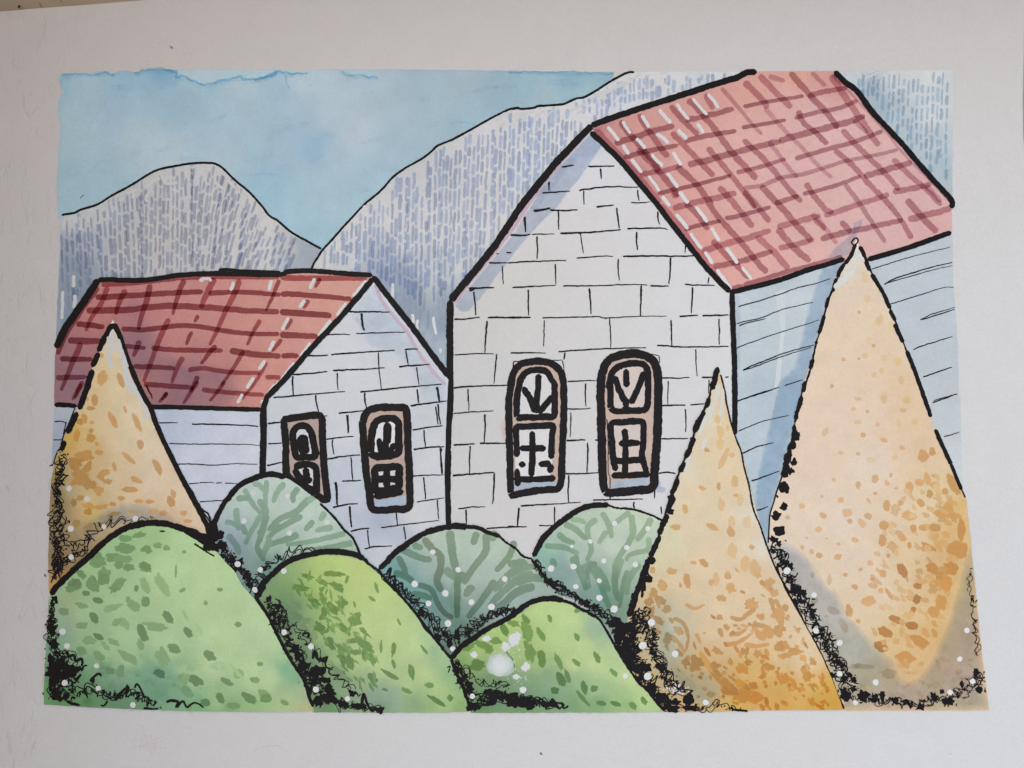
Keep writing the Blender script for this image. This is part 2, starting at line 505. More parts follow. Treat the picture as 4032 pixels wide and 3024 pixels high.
# ================================================================== the sheet of paper
sheet = Part(0)
SHEET_OUT = [(-420, 80), (0, 46), (170, 31), (290, 23), (560, 1), (1500, -74), (3000, -194), (4034, -277), (4033, 60), (4030, 250), (4027, 400), (4028.5, 520), (4034, 620),
             (4040, 1500), (4046, 3200), (-460, 3200)]
sheet.fill(SHEET_OUT, None, 0, 24, 0.5, SHEET, PAPER, vary=0.006)
# the cut edge: the sheet is about 0.4 mm thick
eb = resample(SHEET_OUT, 24, False, True)
for i in range(len(eb)):
    a, b = eb[i], eb[(i+1) % len(eb)]
    k = len(sheet.v)
    pa, pb = world_pt(a[0], a[1], 0), world_pt(b[0], b[1], 0)
    sheet.v += [pa, pb, (pb[0], pb[1], pb[2]-0.0005), (pa[0], pa[1], pa[2]-0.0005)]
    sheet.c += [PAPER*0.97]*4; sheet.f.append([k, k+1, k+2, k+3]); sheet.m.append(SHEET)
GREY = np.array((0.10, 0.09, 0.09))
for x, y, rx, ry, a in DB('A 1348,371,12,7,40 1356,378,7,6,0 1254,341,4,4 545,429,3,3 150,55,8,9 867,1007,3,3 O 258,1543,9,8 265,1553,6,5 P 1634,1549,5,4 935,728,4,4 O 1480,1560,3,3 K 1232,497,4,4'):
    sheet.dab(x, y, rx, ry, a, np.array((0.25, 0.22, 0.2)) if rx > 2.4 else np.array((0.5, 0.47, 0.45)), 0.2, GLAZE, 0, 0.4, 10)
for p in PL('M 1070,1320 1110,1330 1140,1400 1160,1455; N 0,1530 60,1500 180,1485 250,1535; A 1430,430 1480,415 1515,445; G 520,1345 640,1370 720,1340'):
    sheet.stroke(p, 1.6, np.array((0.72, 0.70, 0.69)), 0.2, GLAZE, 0.3)
for i in range(70):                          # a faint violet smudge in the lower margin
    x = 545 + random.gauss(45, 30); y = 2194 + random.gauss(735, 26)
    sheet.dab(x, y, random.uniform(1.0, 3.2), random.uniform(1, 2.6), random.uniform(0, 180), np.array((0.80, 0.66, 0.86)), 0.2, GLAZE, 0, 0.5, 8)
for i in range(46):                          # stray fibres and specks all over the sheet
    x, y = random.uniform(0, 4000), random.choice((random.uniform(60, 265), random.uniform(2830, 3010), random.uniform(60, 3000)))
    sheet.dab(x, y, random.uniform(1.2, 2.6), random.uniform(0.9, 1.8), random.uniform(0, 180), np.array((0.72, 0.69, 0.66)), 0.2, GLAZE, 0, 0.5, 8)
so = sheet.build('paper_sheet')
tag(so, 'large white watercolour paper sheet with bare margins that carries the whole painted scene', 'paper')
# ================================================================== sky
SKYP = P('A 490,578 560,575 640,573 700,576 760,568 830,555 870,575 910,575 940,560 980,550 1060,568 1110,568 1160,552 1200,545 1340,545 1400,552 1600,553 B 0,548 300,548 320,572 430,562 470,545 700,545 1100,546 1500,550 2200,558 C 400,562 835,568 820,612 700,720 400,850 70,880 B 2000,900 1700,1050 1400,1230 1000,1540 F 860,170 640,420 500,540 300,420 100,260 E 1980,100 A 1640,1340 1400,1360 1000,1520 E 620,220 470,235 455,205 450,50 A 448,1500 450,1400 460,1200 475,1050 472,960 450,900 455,830 478,740 510,715 475,705 470,600')
def calm(ctl, k=0.66, mean=(161, 192, 196)):
    return [(x, y, tuple(np.array(mean)*(1-k) + np.array(q)*k + np.array((-8.0, -5.0, -14.0))*max(0, 1 - x/1100))) for x, y, q in ctl]
sky = Part(1)
sky.fill(SKYP, calm(CT('A 500,600,140,176,190 620,620,160,178,182 1000,600,140,182,198 1300,570,100,165,195 1500,590,165,185,188 1650,620,150,182,192 1900,580,170,184,186 700,900,160,178,185 900,850,152,172,188 1100,1100,166,176,178 1300,1230,170,178,178 600,1000,160,178,180 500,1450,152,178,186 900,1400,155,180,188 1500,800,150,182,195 1900,900,158,182,192 2100,1500,140,184,202 1750,1250,162,182,190 1300,750,148,180,194 B 350,620,170,186,188 500,690,170,186,188 800,600,165,187,192 200,700,150,184,198 450,1150,132,176,204 250,1240,150,182,198 800,1050,172,184,193 650,1300,160,186,200 150,1500,138,182,200 500,1550,158,190,204 1000,800,162,184,194 1300,650,155,184,198 1300,1000,160,188,203 1150,1200,156,188,205 1600,980,150,188,208 1900,700,142,182,208 2050,600,140,184,212 1700,600,160,185,198 800,1450,156,190,206 400,900,155,182,196 600,850,168,183,190 C 150,600,138,188,212 500,600,118,182,212 780,600,130,188,214 300,750,155,194,212 600,740,150,196,214 F 450,300,150,192,208 300,100,158,192,206 200,60,140,186,204 700,100,156,192,206 500,440,148,192,210')), 0, 11, 2.0, PAINT, vary=0.045, rim=0.06)
bl = ratio((105,165,195), (160,184,195))
sky.fill(P('A 1400,556 1800,553 2200,553 B 300,552 420,574 330,572 260,574 200,557 150,571 90,600 A 2080,610 2040,618 1930,622 1890,602 1800,622 1700,646 1630,662 1560,650 1500,626 1430,598 1398,600'), None, 0.2, 9, 3.0, PAINT, pig(800, 290, (165,188,195)), vary=0.03)
for s_, w_ in (('A 1060,570 1110,566 1200,548 1340,550 1390,570 1395,605 1430,600 1500,630 1560,655 1620,668 1700,650 1800,625 1890,605 1930,625 2050,620 2100,600 2180,572', 9),
               ('A 490,588 600,585 700,585 780,578 835,560 870,582 910,582', 6), ('B 0,625 80,610 150,575 200,560 260,578 330,576 420,578', 8), ('B 680,552 720,580 800,594 900,600 980,610', 6),
               ('B 250,590 258,650 280,690', 3), ('C 0,562 300,568 600,572 830,572', 4), ('C 830,572 818,610', 4)):
    sky.stroke(P(s_), w_, np.clip(bl*1.05, 0, 1), 0.4, GLAZE, 0.55, wob=9, step=3)
    sky.stroke([(x, y+7) for x, y in P(s_)], w_*2.2, np.clip(bl*0.25+0.75, 0, 1), 0.4, GLAZE, 0.4, wob=4)
for s_ in ('B 0,1375 60,1368 150,1372 250,1420', 'B 60,1240 110,1228 180,1232', 'B 1540,1000 1570,965 1640,960 1740,975', 'B 1600,960 1680,970 1750,985', 'A 630,1220 640,1250 680,1275', 'A 800,1235 900,1180 1030,1090',
           'A 680,1050 740,930 840,800', 'A 610,660 660,640 740,655', 'A 850,690 980,670 1040,680', 'A 960,1440 1030,1430', 'A 1950,1380 2050,1370 2200,1380', 'B 1200,1290 1270,1250 1330,1240', 'B 420,680 470,660 480,690', 'B 200,1330 280,1290'):
    sky.stroke(P(s_), 3.0, np.array((0.80, 0.90, 0.95)), 0.4, GLAZE, 0.5, wob=4)
for i in range(30):
    x, y = random.uniform(260, 2300), random.uniform(300, 900)
    if inside(np.array(SKYP), np.array([x]), np.array([y]))[0]:
        sky.dab(x, y, random.uniform(25, 70), random.uniform(8, 20), random.uniform(-40, 10), np.array((0.93, 0.965, 0.98)), 0.4, GLAZE, 0.0, 0.35, 22, soft=0.9)
tag(sky.build('sky'), kind='structure')

# ================================================================== hills
def dashes(part, poly, x0, x1, sp, slope, length, gap, w, cols, ybase=0, ylim=None, prob=0.95):
    A = np.array(poly); x = x0
    while x < x1:
        y = A[:,1].min() - random.uniform(0, 60); xc = x + random.uniform(-3, 3)
        while y < A[:,1].max():
            L = random.uniform(*length); sl = slope(xc, y)
            a = (xc, y); b = (xc + sl*L, y + L)
            if random.random() < prob and inside(A, np.array([a[0], b[0], (a[0]+b[0])/2]), np.array([a[1], b[1], (a[1]+b[1])/2])).all():
                base = cols(xc, y)
                if base is not None:
                    c = np.clip(base * random.uniform(0.9, 1.1), 0.05, 0.98)
                    part.stroke([a, ((a[0]+b[0])/2 + random.uniform(-2, 2), (a[1]+b[1])/2), b], w*random.uniform(0.6, 1.25), c, 1, GLAZE, 0.22, True, 0.1, 5, wob=2.0)
            xc += sl*(L); y += L + random.uniform(*gap)
            xc = x + (xc - x) * 0.9 + random.uniform(-2, 2)
        x += sp * random.uniform(0.85, 1.15)
def warmer(ctl): return [(x, y, (q[0]+5, q[1]+3, q[2]-6) if sum(q) > 500 else (q[0]-5, q[1]-4, q[2]-7)) for x, y, q in ctl]
def paler(ctl): return [(x, y, (q[0]-9, q[1]-7, q[2]-8) if sum(q) < 515 and x < 2000 else (q[0]+(10 if x > 3000 else 3), q[1]+(7 if x > 3000 else 3), q[2]-(2 if x > 3000 else 4))) for x, y, q in ctl]
HL = P('E 482,205 590,180 640,155 770,113 880,45 A 1030,1465 1150,1390 1250,1340 1420,1303 1530,1288 1640,1286 1695,1293 1760,1333 1840,1413 1960,1513 E 2060,125 F 100,180 190,245 290,330 420,405 530,462 450,600 440,660 300,700 E 1700,700 1150,740 770,780 560,1060 440,1240 443,1100 452,900 462,650 478,420 468,300')
hl = Part(3)
hl.fill(HL, warmer(CT('E 600,260,176,175,174 800,180,176,174,171 1300,300,180,172,167 1600,100,182,176,173 A 1500,1400,180,176,174 E 1000,450,178,171,166 900,560,172,168,167 700,440,160,160,164 600,420,150,152,160 530,560,136,142,154 600,620,134,141,153 700,660,140,146,156 640,800,130,138,152 520,850,136,143,155 550,1000,128,137,152 470,1050,140,147,158 830,660,150,152,162 1300,600,176,170,168 1900,300,184,178,176 1900,550,184,178,176 F 100,350,186,181,180 100,560,184,180,180 380,450,150,160,172 420,500,146,156,168 330,600,156,166,175 300,450,184,178,176 460,560,150,158,170')), 0, 12, 1.5, PAINT, vary=0.06)
dk = np.array((0.63, 0.67, 0.79)); dk2 = np.array((0.62, 0.69, 0.84))
def hl_cols(x, y):
    if x < 345 and y > 1010 and random.random() < 0.75: return np.clip(dk*1.35, 0, 0.95)
    return dk*0.6+dk2*0.4 if x > 900 else dk
hl_slope = lambda x, y: 0.06 if x < 560 else (-0.02 if x < 760 else -0.08 - min(0.3, (x-760)/900))
dashes(hl, HL, 235, 1270, 16.8, hl_slope, (30, 74), (5, 10), 12.2, hl_cols)
whites(hl, 'E 520,220 510,260 500,310; 565,215 560,260 565,300; 625,205 635,250 630,295; 690,200 700,250; 870,80 880,130 890,170; 800,130 810,170; 930,80 980,60; 1180,0 1150,60 1160,90; 1060,20 1040,60; 1900,20 1910,60 1910,120; 1870,0 1890,20; 1960,70 1990,120; 580,665 580,765; 495,790 492,900 485,1015; 588,820 590,870 580,930; A 1150,1480 1200,1430 1260,1400; 1270,1380 1310,1440 1400,1440; 1500,1320 1540,1310; 1640,1310 1660,1340; 1690,1370 1700,1440 1760,1490; 1800,1420 1850,1480; 1000,1530 1080,1490; 1700,1330 1740,1340', 13, np.array((0.80, 0.81, 0.82)))
hl.stroke(P('E 488,200 500,190 590,175 640,150 770,108 880,40 A 1030,1460 1150,1385 1250,1335 1420,1300 1530,1285 1640,1283 1695,1290 1760,1330 1840,1410 1960,1510 E 2060,120 F 100,175 130,205 190,240 290,325 420,400 530,460'), 9, INKC, 2.2, INK, 0.14)
hl.dab(1155, 955, 9, 7, 0, ratio((190,160,165),(184,178,176)), 1, GLAZE, 0, 0.4, 10, soft=0.5)
hl.stroke(P('A 630,1560 640,1550 660,1535'), 2.5, INKC*2, 2, INK)
tag(hl.build('hill'), kind='structure')

HR = P('F 440,640 475,575 540,475 640,365 700,295 770,220 870,115 1000,5 B 1090,1405 1190,1330 1330,1250 1400,1195 1450,1150 1560,1105 1700,1030 1850,945 2000,870 2110,862 2211,852 C 240,838 400,828 450,818 540,778 600,768 700,713 800,648 900,593 950,573 995,568 1400,562 1900,566 D 700,560 1000,556 1655,552 1652,900 1648,1590 1400,1500 700,900 0,800 C 1000,900 640,1060 F 2100,300 1560,890 1545,1480 1480,1420 1200,1060 930,690 450,650')
hr = Part(6)
hr.fill(HR, paler(CT('F 600,500,188,183,184 800,300,188,183,184 1100,250,188,184,187 1400,300,190,186,190 1700,300,190,187,192 2000,200,190,188,194 1200,450,186,183,187 800,550,178,178,184 1050,560,158,168,190 900,600,160,168,188 1000,680,150,162,186 1150,650,150,162,186 1300,640,176,178,188 1450,700,176,178,186 1600,600,184,184,190 1250,750,152,165,188 1200,850,146,160,186 1400,760,170,174,184 1500,830,156,168,190 1300,1000,150,164,189 1450,1050,150,164,190 1500,1300,160,175,200 1350,1150,158,172,196 1450,1400,166,180,202 1650,700,166,176,194 C 100,1200,190,190,198 300,1000,190,190,198 500,850,192,192,200 800,800,190,192,202 1000,650,194,194,200 1300,640,190,192,200 1600,600,186,192,202 900,740,186,190,204 D 900,600,178,190,204 1000,680,150,176,204 1200,620,184,190,200 1500,600,188,194,202 1100,850,152,180,206 1250,900,168,188,206 1500,900,184,194,206 1300,1100,162,186,208 1550,1100,172,190,208 1500,1350,158,184,208 1620,1500,162,188,210 1600,700,178,190,204')), 0, 12, 1.2, PAINT, vary=0.05)
db = np.array((0.61, 0.69, 0.86)); db2 = np.array((0.59, 0.69, 0.88)); db3 = np.array((0.60, 0.72, 0.82))
def hr_cols(x, y):
    if x > 3200: return np.clip(db3*1.05, 0, 1)
    if 1380 < x < 1780 and y > 1110 + abs(x-1560)*0.15: return np.clip(db*1.45, 0, 0.96) if random.random() < 0.7 else None
    return db2 if x > 2000 else db
def hr_slope(x, y): return -0.05 - 0.05*n1(x/200, 3) if x < 3200 else -0.06
HRL = [p for p in HR if p[0] < 3300]
dashes(hr, P('F 440,640 475,580 540,485 640,375 700,305 770,230 870,125 1000,15 B 1090,1420 1190,1345 1330,1265 1400,1210 1450,1165 1560,1120 1700,1045 1850,960 2000,885 2110,870 C 240,850 400,840 450,830 560,840 640,1000 F 2100,300 1560,890 1545,1480 1480,1420 1200,1060 930,690 450,650'), 1225, 2340, 17.2, hr_slope, (34, 84), (5, 10), 12.8, hr_cols)
dashes(hr, P('C 400,840 540,790 700,725 800,665 900,610 950,585 1000,572 1100,566 1900,572 1700,650 1300,770 900,900 650,990'), 2180, 2960, 17.0, lambda x, y: -0.02, (20, 62), (3, 8), 13, lambda x, y: db2 if x < 2500 else db3*0.5+db2*0.5)
dashes(hr, P('D 730,560 1000,557 1655,553 1648,1580 1400,1300 1100,930 850,660'), 3310, 3752, 19.0, hr_slope, (24, 66), (5, 10), 12.5, hr_cols)
whites(hr, 'F 1095,730 1092,790 1095,845; 1250,970 1252,1010 1262,1045; 1290,1015 1285,1050 1290,1095; 1415,995 1420,1060 1435,1135; 1468,1245 1470,1280; 875,115 860,160', 12)
whites(hr, 'B 1900,960 1960,900 2030,880; 1920,1010 1980,960; 2060,900 2100,890 2160,880; 2100,960 2150,920; C 60,960 120,890 200,880; 90,930 150,900; 200,950 240,900 290,870; 300,930 340,880 400,850; 360,980 400,900; 480,880 560,840 640,810; 540,900 600,860; 640,780 720,740 800,700; 700,760 760,740 860,690; 790,720 850,680 930,640; 860,690 930,660 970,610; 950,640 1000,610 1050,580; 1080,600 1120,590; 1200,580 1260,570; 900,760 960,740; D 960,620 1000,600 1060,570; 980,570 1040,560', 9, np.array((0.78, 0.79, 0.82)))
hr.stroke(P('F 450,618 460,605 475,570 540,470 640,360 700,290 770,215 870,110 1000,0 B 1090,1400 1190,1325 1330,1245 1400,1190 1450,1145 1560,1100 1700,1025 1850,940 2000,865 2040,856 2075,850 2110,858 2211,848 C 240,835 400,825 450,815 540,775 600,765 700,710 800,645 900,590 950,570 995,568'), 9, INKC, 2.2, INK, 0.16)
tag(hr.build('hill'), kind='structure')

# ================================================================== the big house on the right
house = Thing('house', P('J 1530,1300')[0], 9, 'larger painted white block house with pink tiled roof and two arched windows', 'house', 'painted houses')
wall = Part(9)
GW = P('C 650,1035 740,1110 900,1290 1200,1645 G 1250,215 1400,405 1550,595 1755,805 1775,1200 1785,1659 K 1785,430 1700,800 1500,1200 O 200,100 K 0,1700 J 1800,1350 1525,1200 1530,400 F 1545,1400 1545,880 1750,620 C 150,1580 370,1310')
wall.fill(GW, CT('C 650,1150,186,192,204 700,1300,196,197,204 600,1500,196,195,200 900,1450,194,194,200 G 200,300,194,191,191 600,250,194,192,194 1000,300,194,193,197 300,650,192,190,190 800,650,195,193,196 1400,650,196,196,203 200,900,192,189,189 900,900,194,193,197 1600,900,196,197,205 500,1150,193,191,195 1200,1150,195,195,202 1600,1300,197,198,207 600,1600,192,190,195 F 1700,1100,188,186,185 1700,1400,187,185,186 2000,900,190,187,186 J 1700,200,187,185,187 1700,600,188,186,189 1650,950,189,187,191 1900,1050,191,188,193 K 600,300,193,191,197 1300,300,195,194,202 600,800,193,191,199 1000,850,195,193,203 200,1050,192,189,195 1100,950,196,195,205'), 0, 14, 0.5, SHEET, vary=0.008)
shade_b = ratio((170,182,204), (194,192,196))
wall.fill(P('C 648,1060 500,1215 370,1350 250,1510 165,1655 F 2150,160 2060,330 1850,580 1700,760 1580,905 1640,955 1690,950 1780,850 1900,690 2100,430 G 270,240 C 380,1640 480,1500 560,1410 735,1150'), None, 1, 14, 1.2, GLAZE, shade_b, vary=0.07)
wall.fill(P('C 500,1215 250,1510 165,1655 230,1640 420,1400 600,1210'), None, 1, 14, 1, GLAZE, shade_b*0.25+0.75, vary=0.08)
pk = pig(2300, 700, (204,166,186))
for s_ in ('C 625,1045 380,1320 240,1500 140,1640 F 2050,290 1850,545 1700,720 1580,885',):
    wall.stroke(P(s_), 14, pk, 1.6, PAINT, 0.18, False)
bricks(wall, 'C 630,1310 720,1312 840,1305; 728,1325 730,1370 733,1410; 270,1520 380,1512 490,1505; 560,1500 620,1490 800,1470 1030,1475; 595,1500 598,1560 598,1615; 1022,1495 1025,1540 1035,1580; 970,1595 1050,1597 1120,1590; 695,1630 760,1622 835,1615; G 330,155 440,158 550,153; 398,160 398,240 400,310; 855,135 865,200 875,300; 1180,165 1182,220 1195,270; 130,205 135,260 140,330; 190,345 370,343; 410,338 640,330 890,310; 940,300 1200,297 1260,305; 228,360 232,450 230,540; 555,345 570,340 580,400 595,495; 1015,325 1012,400 1020,470; 1400,430 1393,495; 0,570 150,560 300,555 460,550; 540,533 650,525 760,515 830,520; 905,520 1100,517 1470,517; 373,578 375,660 378,745; 868,540 868,620 878,710; 1280,525 1278,620 1268,740; 1582,680 1578,735; 35,765 200,755 375,748; 435,752 700,750 900,742 1050,742 1100,745; 1120,750 1200,753 1270,752; 1390,740 1500,745 1630,748; 162,780 160,880 162,985; 640,770 648,870 655,975; 1050,745 1048,870 1042,990; 1455,760 1450,870 1443,970; 0,1003 180,1000; 270,1003 500,998 700,993 740,1000 800,1003 1000,992 1250,990; 1350,990 1500,985; 1530,987 1740,980; 288,1020 284,1120 278,1230; 800,1005 808,1120 812,1245; 1285,1020 1288,1120 1290,1225; 1662,1010 1665,1100 1662,1215; 20,1280 150,1278 300,1282; 395,1270 600,1255 800,1245 1090,1238; 1175,1220 1400,1232 1740,1228; 448,1275 445,1300 442,1335; 1480,1250 1482,1350 1492,1465; 470,1505 580,1498 700,1498; 1215,1475 1320,1478 1430,1472; 1525,1472 1640,1473; 1710,1472 1740,1470; 612,1520 610,1560 K 610,120 615,205; G 1262,1500 1258,1600 K 1260,190; G 1583,1490 1580,1600; K 470,220 560,222 655,215; 1210,195 1400,190; 1435,190 1550,180; 495,245 495,340 490,445; 1395,220 1402,300 1400,405; 460,468 610,465; 685,465 780,467; 1195,457 1300,455 1420,453; 628,485 628,600 622,725; 440,730 600,730 730,722; 1185,728 1250,720 1320,728; 480,740 475,850 475,960; 100,985 250,975 400,968 500,960 575,955; 670,938 850,935 1065,930; 88,995 80,1070 75,1145; 365,990 366,1060 365,1130; 995,950 990,975 995,1005; 1205,985 1210,1050; 0,1145 150,1150; 245,1140 370,1138; 805,890 805,930; 1155,860 1155,920')
bricks(wall, 'F 1850,570 2000,570; 1955,590 1958,660 1965,740; 2040,765 2211,757; 1730,795 1740,880 1748,985; 2160,780 2160,985; 1575,1015 1680,1010 1780,1000; 1840,1000 2000,1000 2180,997; 1835,1025 1825,1150 1818,1280; 1580,1295 1750,1285 1890,1285; 2020,1280 2211,1278; 1912,1285 1900,1400 1890,1525; 1570,1555 1750,1540 2000,1535; 1685,1560 1688,1660 J 1688,100 1693,235; 1570,258 1700,245 1890,237; 1818,260 1820,370 1812,490; 1570,505 1740,497; 1775,492 1985,490; 1703,510 1698,620 1698,730; 1565,745 1700,735 1895,720; 1890,725 1888,850 1880,970; 1605,1008 1700,995 1820,990; 1670,1010 1673,1135; 2090,1000 2082,1070 2075,1145; 1830,1160 2000,1152 2150,1148; 2100,985 2211,975')
bricks(wall, 'C 420,1315 470,1308 520,1300; 325,1430 322,1505; G 200,160 270,152 335,140; 20,350 100,355 180,345; 133,205 140,330; F 1690,770 1780,768 1890,762; 1695,790 1740,775; 2130,210 2140,325; G 640,780 650,840; 20,350 120,352', 8.5)
bricks(wall, 'F 1910,500 1930,497; 1985,490 2030,488; G 765,1012 775,1013', 7)
wall.fill(P('K 1165,780 1200,790 1205,830 1245,850 1230,880 1170,875'), None, 1, 8, 1.5, GLAZE, ratio((170,185,210),(196,195,203)), vary=0.1)
wall.fill(P('J 1945,310 1985,300 1985,470 1960,470 1938,340'), None, 1, 8, 1.5, GLAZE, ratio((205,185,180),(190,188,191)), vary=0.1)
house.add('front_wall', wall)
side = Part(9.2)
SW = P('G 1765,812 1850,788 2000,748 H 300,690 800,560 980,555 1300,465 1650,345 1655,700 1690,1200 1700,1659 L 1710,100 1720,500 1728,900 1500,1100 500,1300 230,1300 K 2060,1340 1940,1020 1800,460 1785,0 G 1775,1300')
side.fill(SW, CT('G 1850,900,186,202,216 2050,1000,186,202,216 1850,1400,186,203,218 2150,800,178,198,216 K 1850,200,186,203,219 1950,700,178,200,220 2100,100,176,198,219 H 100,900,182,198,214 350,850,192,205,217 100,1500,178,199,219 250,1200,184,201,217 1100,800,184,199,214 1500,600,184,199,214 1400,1000,184,200,216 1600,1400,186,202,218 1550,1600,188,204,219 L 100,200,180,201,220 1600,300,190,206,220 1650,700,196,209,222 50,600,184,204,222'), 0, 14, 1.0, PAINT, vary=0.04)
g1 = ratio((150,180,212), (184,201,217))
side.fill(P('H 620,605 790,560 760,620 640,950 500,1480 L 480,60 410,320 330,600 240,930 205,1150 190,1250 140,1150 100,1050 95,900 115,750 170,500 230,250 290,0 H 400,1400 520,900'), None, 1, 14, 1.2, GLAZE, g1, vary=0.05, feather=8)
side.fill(P('G 1775,830 1830,830 1830,1200 1815,1659 K 1800,430 1790,200'), None, 1, 14, 1.0, GLAZE, g1*0.35+0.65, vary=0.05)
side.fill(P('H 250,800 330,780 330,1100 290,1500 240,1600 300,1100'), None, 1, 14, 1.0, WHITE, pig(3100, 1350, (196,208,220)), vary=0.02)
bricks(side, 'H -37,915 0,902 120,872 250,830 420,770 560,735 690,695; H -50,1050 0,1035 150,1000 300,940 420,910 550,880; G 1820,1070 1860,1050 2030,1010; H -50,1243 0,1220 250,1130 430,1075 600,1020; 0,1410 300,1290 430,1250 560,1215; 0,1420 300,1310 420,1270 540,1235; 0,1640 140,1600 280,1550; 330,1535 470,1490; K 1805,160 2000,90 2140,50; 1815,395 2000,320 2211,270; 1845,570 1960,520 2090,485; 1915,790 2000,760 2140,710; 1940,1020 2000,1010 2050,985; H 1010,620 1300,530 1450,490 1630,445; 1110,740 1200,690 1300,660 1500,600 1650,565; 1130,730 1300,680 1480,630 1650,590; 1160,895 1400,820 1560,770 1660,760; 1395,1020 1500,970 1670,920; 1400,1020 1560,970 1670,935; 1340,1255 1420,1220 1650,1150; 1415,1470 1530,1430 1645,1390; 1500,1655 1600,1625 1690,1600; L 1490,170 1600,135 1680,100; 1580,440 1650,420 1710,400', 4.6)
house.add('side_wall', side)

def rosier(ctl): return [(x, y, (q[0]+12, q[1]+4, q[2]+1)) for x, y, q in ctl]
roof = Part(11)
RP = P('C 648,1000 900,905 1300,775 1700,645 1880,580 1960,563 D 100,562 400,560 715,558 800,645 1000,865 1250,1135 1500,1425 1645,1580 H 1645,330 1300,450 980,545 780,560 300,690 100,755 G 1850,785 1750,805 1550,590 1250,210 C 1200,1640 900,1280')
roof.fill(RP, rosier(CT('C 720,1020,188,120,124 800,1050,206,138,134 1000,1000,214,146,140 1300,900,216,150,144 1600,800,218,154,146 1900,650,222,158,144 1100,1250,214,148,142 1000,1350,190,120,124 1400,1250,222,162,154 1700,1150,224,168,160 1400,1600,222,156,150 1800,1500,224,166,162 2000,1100,224,170,166 G 1300,180,212,142,138 1500,400,224,152,144 1700,500,226,158,150 1650,740,224,156,150 2000,300,222,164,160 1850,620,226,162,156 D 100,650,222,160,146 400,600,224,160,142 700,650,214,150,144 300,800,222,168,164 600,900,220,172,170 700,1000,222,176,175 500,1200,220,172,170 900,1300,221,174,173 300,1400,220,170,168 1100,1500,221,174,174 1400,1500,216,168,172 H 100,400,222,165,160 500,400,222,170,166 900,300,220,174,174 1200,200,220,172,172 1500,100,218,172,174 1500,300,218,166,166 850,480,218,172,172 1250,380,218,170,172')), 0, 13, 0.8, PAINT, vary=0.045)
rg = np.array((0.58, 0.40, 0.455)); rgl = np.array((0.72, 0.57, 0.63))
glazes(roof, 'C 840,1130 1000,1080 1150,1030 1310,990; 1400,950 1530,920 1650,890 1780,855; D 510,755 650,720 820,690; D 280,1110 600,1020 800,970 960,910; C 1040,1370 1200,1350 1370,1300; 1420,1300 1650,1240 1900,1170 2150,1110; G 1620,600 1820,560 2085,477; H 280,455 400,430 560,385; 610,385 800,330 1000,290 1260,230; 1300,230 1450,190 1640,140; 270,290 450,240 610,195; 640,200 900,110 1150,30; G 1530,480 1680,430 1900,370 2070,310; D 1180,1510 1350,1480 1480,1450; 950,1390 1150,1330 1330,1280; C 1300,1640 1500,1590 1800,1520', 24, np.clip(rg*1.05, 0, 1), jit=0.18)
glazes(roof, 'C 910,1240 1100,1190 1340,1145; 1390,1115 1470,1090 1560,1070 1800,1030; 1840,1005 2000,980 2190,945; D 405,930 600,880 760,850 900,790; C 1180,1525 1300,1495 1500,1450 1650,1410 1760,1380; 1800,1360 2000,1310 2190,1250; D 410,1250 700,1165 900,1110 1100,1030; G 1390,310 1500,275 1680,240; 1710,220 1800,205 2070,130; H 250,105 440,40; D 470,1530 700,1470 930,1385; H 0,745 400,625 780,520; G 1760,775 1852,750; D 0,840 200,800 480,755', 19, np.clip(rg*0.92, 0, 1))
glazes(roof, 'D 0,1480 150,1460 300,1400 480,1370 800,1270 1000,1230 1220,1180', 17, rgl)
glazes(roof, 'C 690,1020 850,1200 1000,1365 1200,1600 G 1200,100; G 1200,110 1400,350 1560,560 1735,770', 24, np.clip(rg*1.15, 0, 1), taper=0)
glazes(roof, 'C 880,950 980,1080 1150,1280 1180,1360; 1030,900 1080,990 1180,1130 1260,1240; 1280,830 1390,960 1500,1060; 1420,780 1560,930 1660,1060 1780,1220 1960,1410; 1550,740 1580,790 1620,860; 1860,640 1960,740 2050,850; 1290,1040 1370,1130 1500,1260 1620,1390; 1570,1160 1700,1310 1850,1500 1950,1640; 1020,1170 1110,1260 1180,1340 1300,1480 1340,1550; 1330,1310 1480,1450 1580,1580 G 1600,130 1700,260 1830,400 1910,500 2040,650; C 1660,1470 1760,1580 G 1930,290; G 1300,0 1330,60; 1400,100 1500,200 1580,310; 1610,390 1700,490 1800,590 1900,690; 1860,0 1960,120 2060,250; H 270,300 400,450 530,560; G 1960,360 2100,490 2211,620; D 130,590 250,720 380,850; 370,570 500,720 650,880 750,1010; 690,590 800,760 900,900 1000,1050 1070,1150; 430,870 480,970 580,1050 660,1140; 780,1020 880,1130 1000,1250 1150,1400 1230,1500; 720,1180 860,1300 950,1400 1080,1540 1160,1620 H 1160,120 1240,230 1330,380; D 0,1100 150,1240 280,1390 380,1510 460,1590; 140,1460 240,1570 H 290,120 420,270 540,400; D 490,1440 560,1540 640,1640 H 710,180; H 1290,70 1400,200 1530,330; D 1180,1250 1300,1370 1450,1500 1560,1620; H 560,220 650,310; 770,240 850,330', 24, np.clip(rg*1.1, 0, 1), jit=0.18, taper=0.05)
glazes(roof, 'D 170,850 250,940 330,1030 450,1150 580,1290 700,1400; 540,570 650,680; 200,1110 260,1190 350,1310 430,1400; 800,1450 900,1580 H 1000,230 1120,410; C 1680,690 1800,830 1900,950 2000,1060; D 1440,1460 1560,1590; D 870,940 980,1050; H 540,180 620,260 740,420; D 200,600 330,640', 19, rgl)
glazes(roof, 'D 700,590 900,790 1100,1010 1300,1250 1500,1450 1630,1590', 12, rgl, taper=0)
roof.fill(P('H 665,525 740,440 860,340 870,260 940,220 930,270 880,380 830,500 780,525'), None, 2, 10, 1.5, GLAZE, ratio((172,150,175),(220,172,172)), vary=0.1)
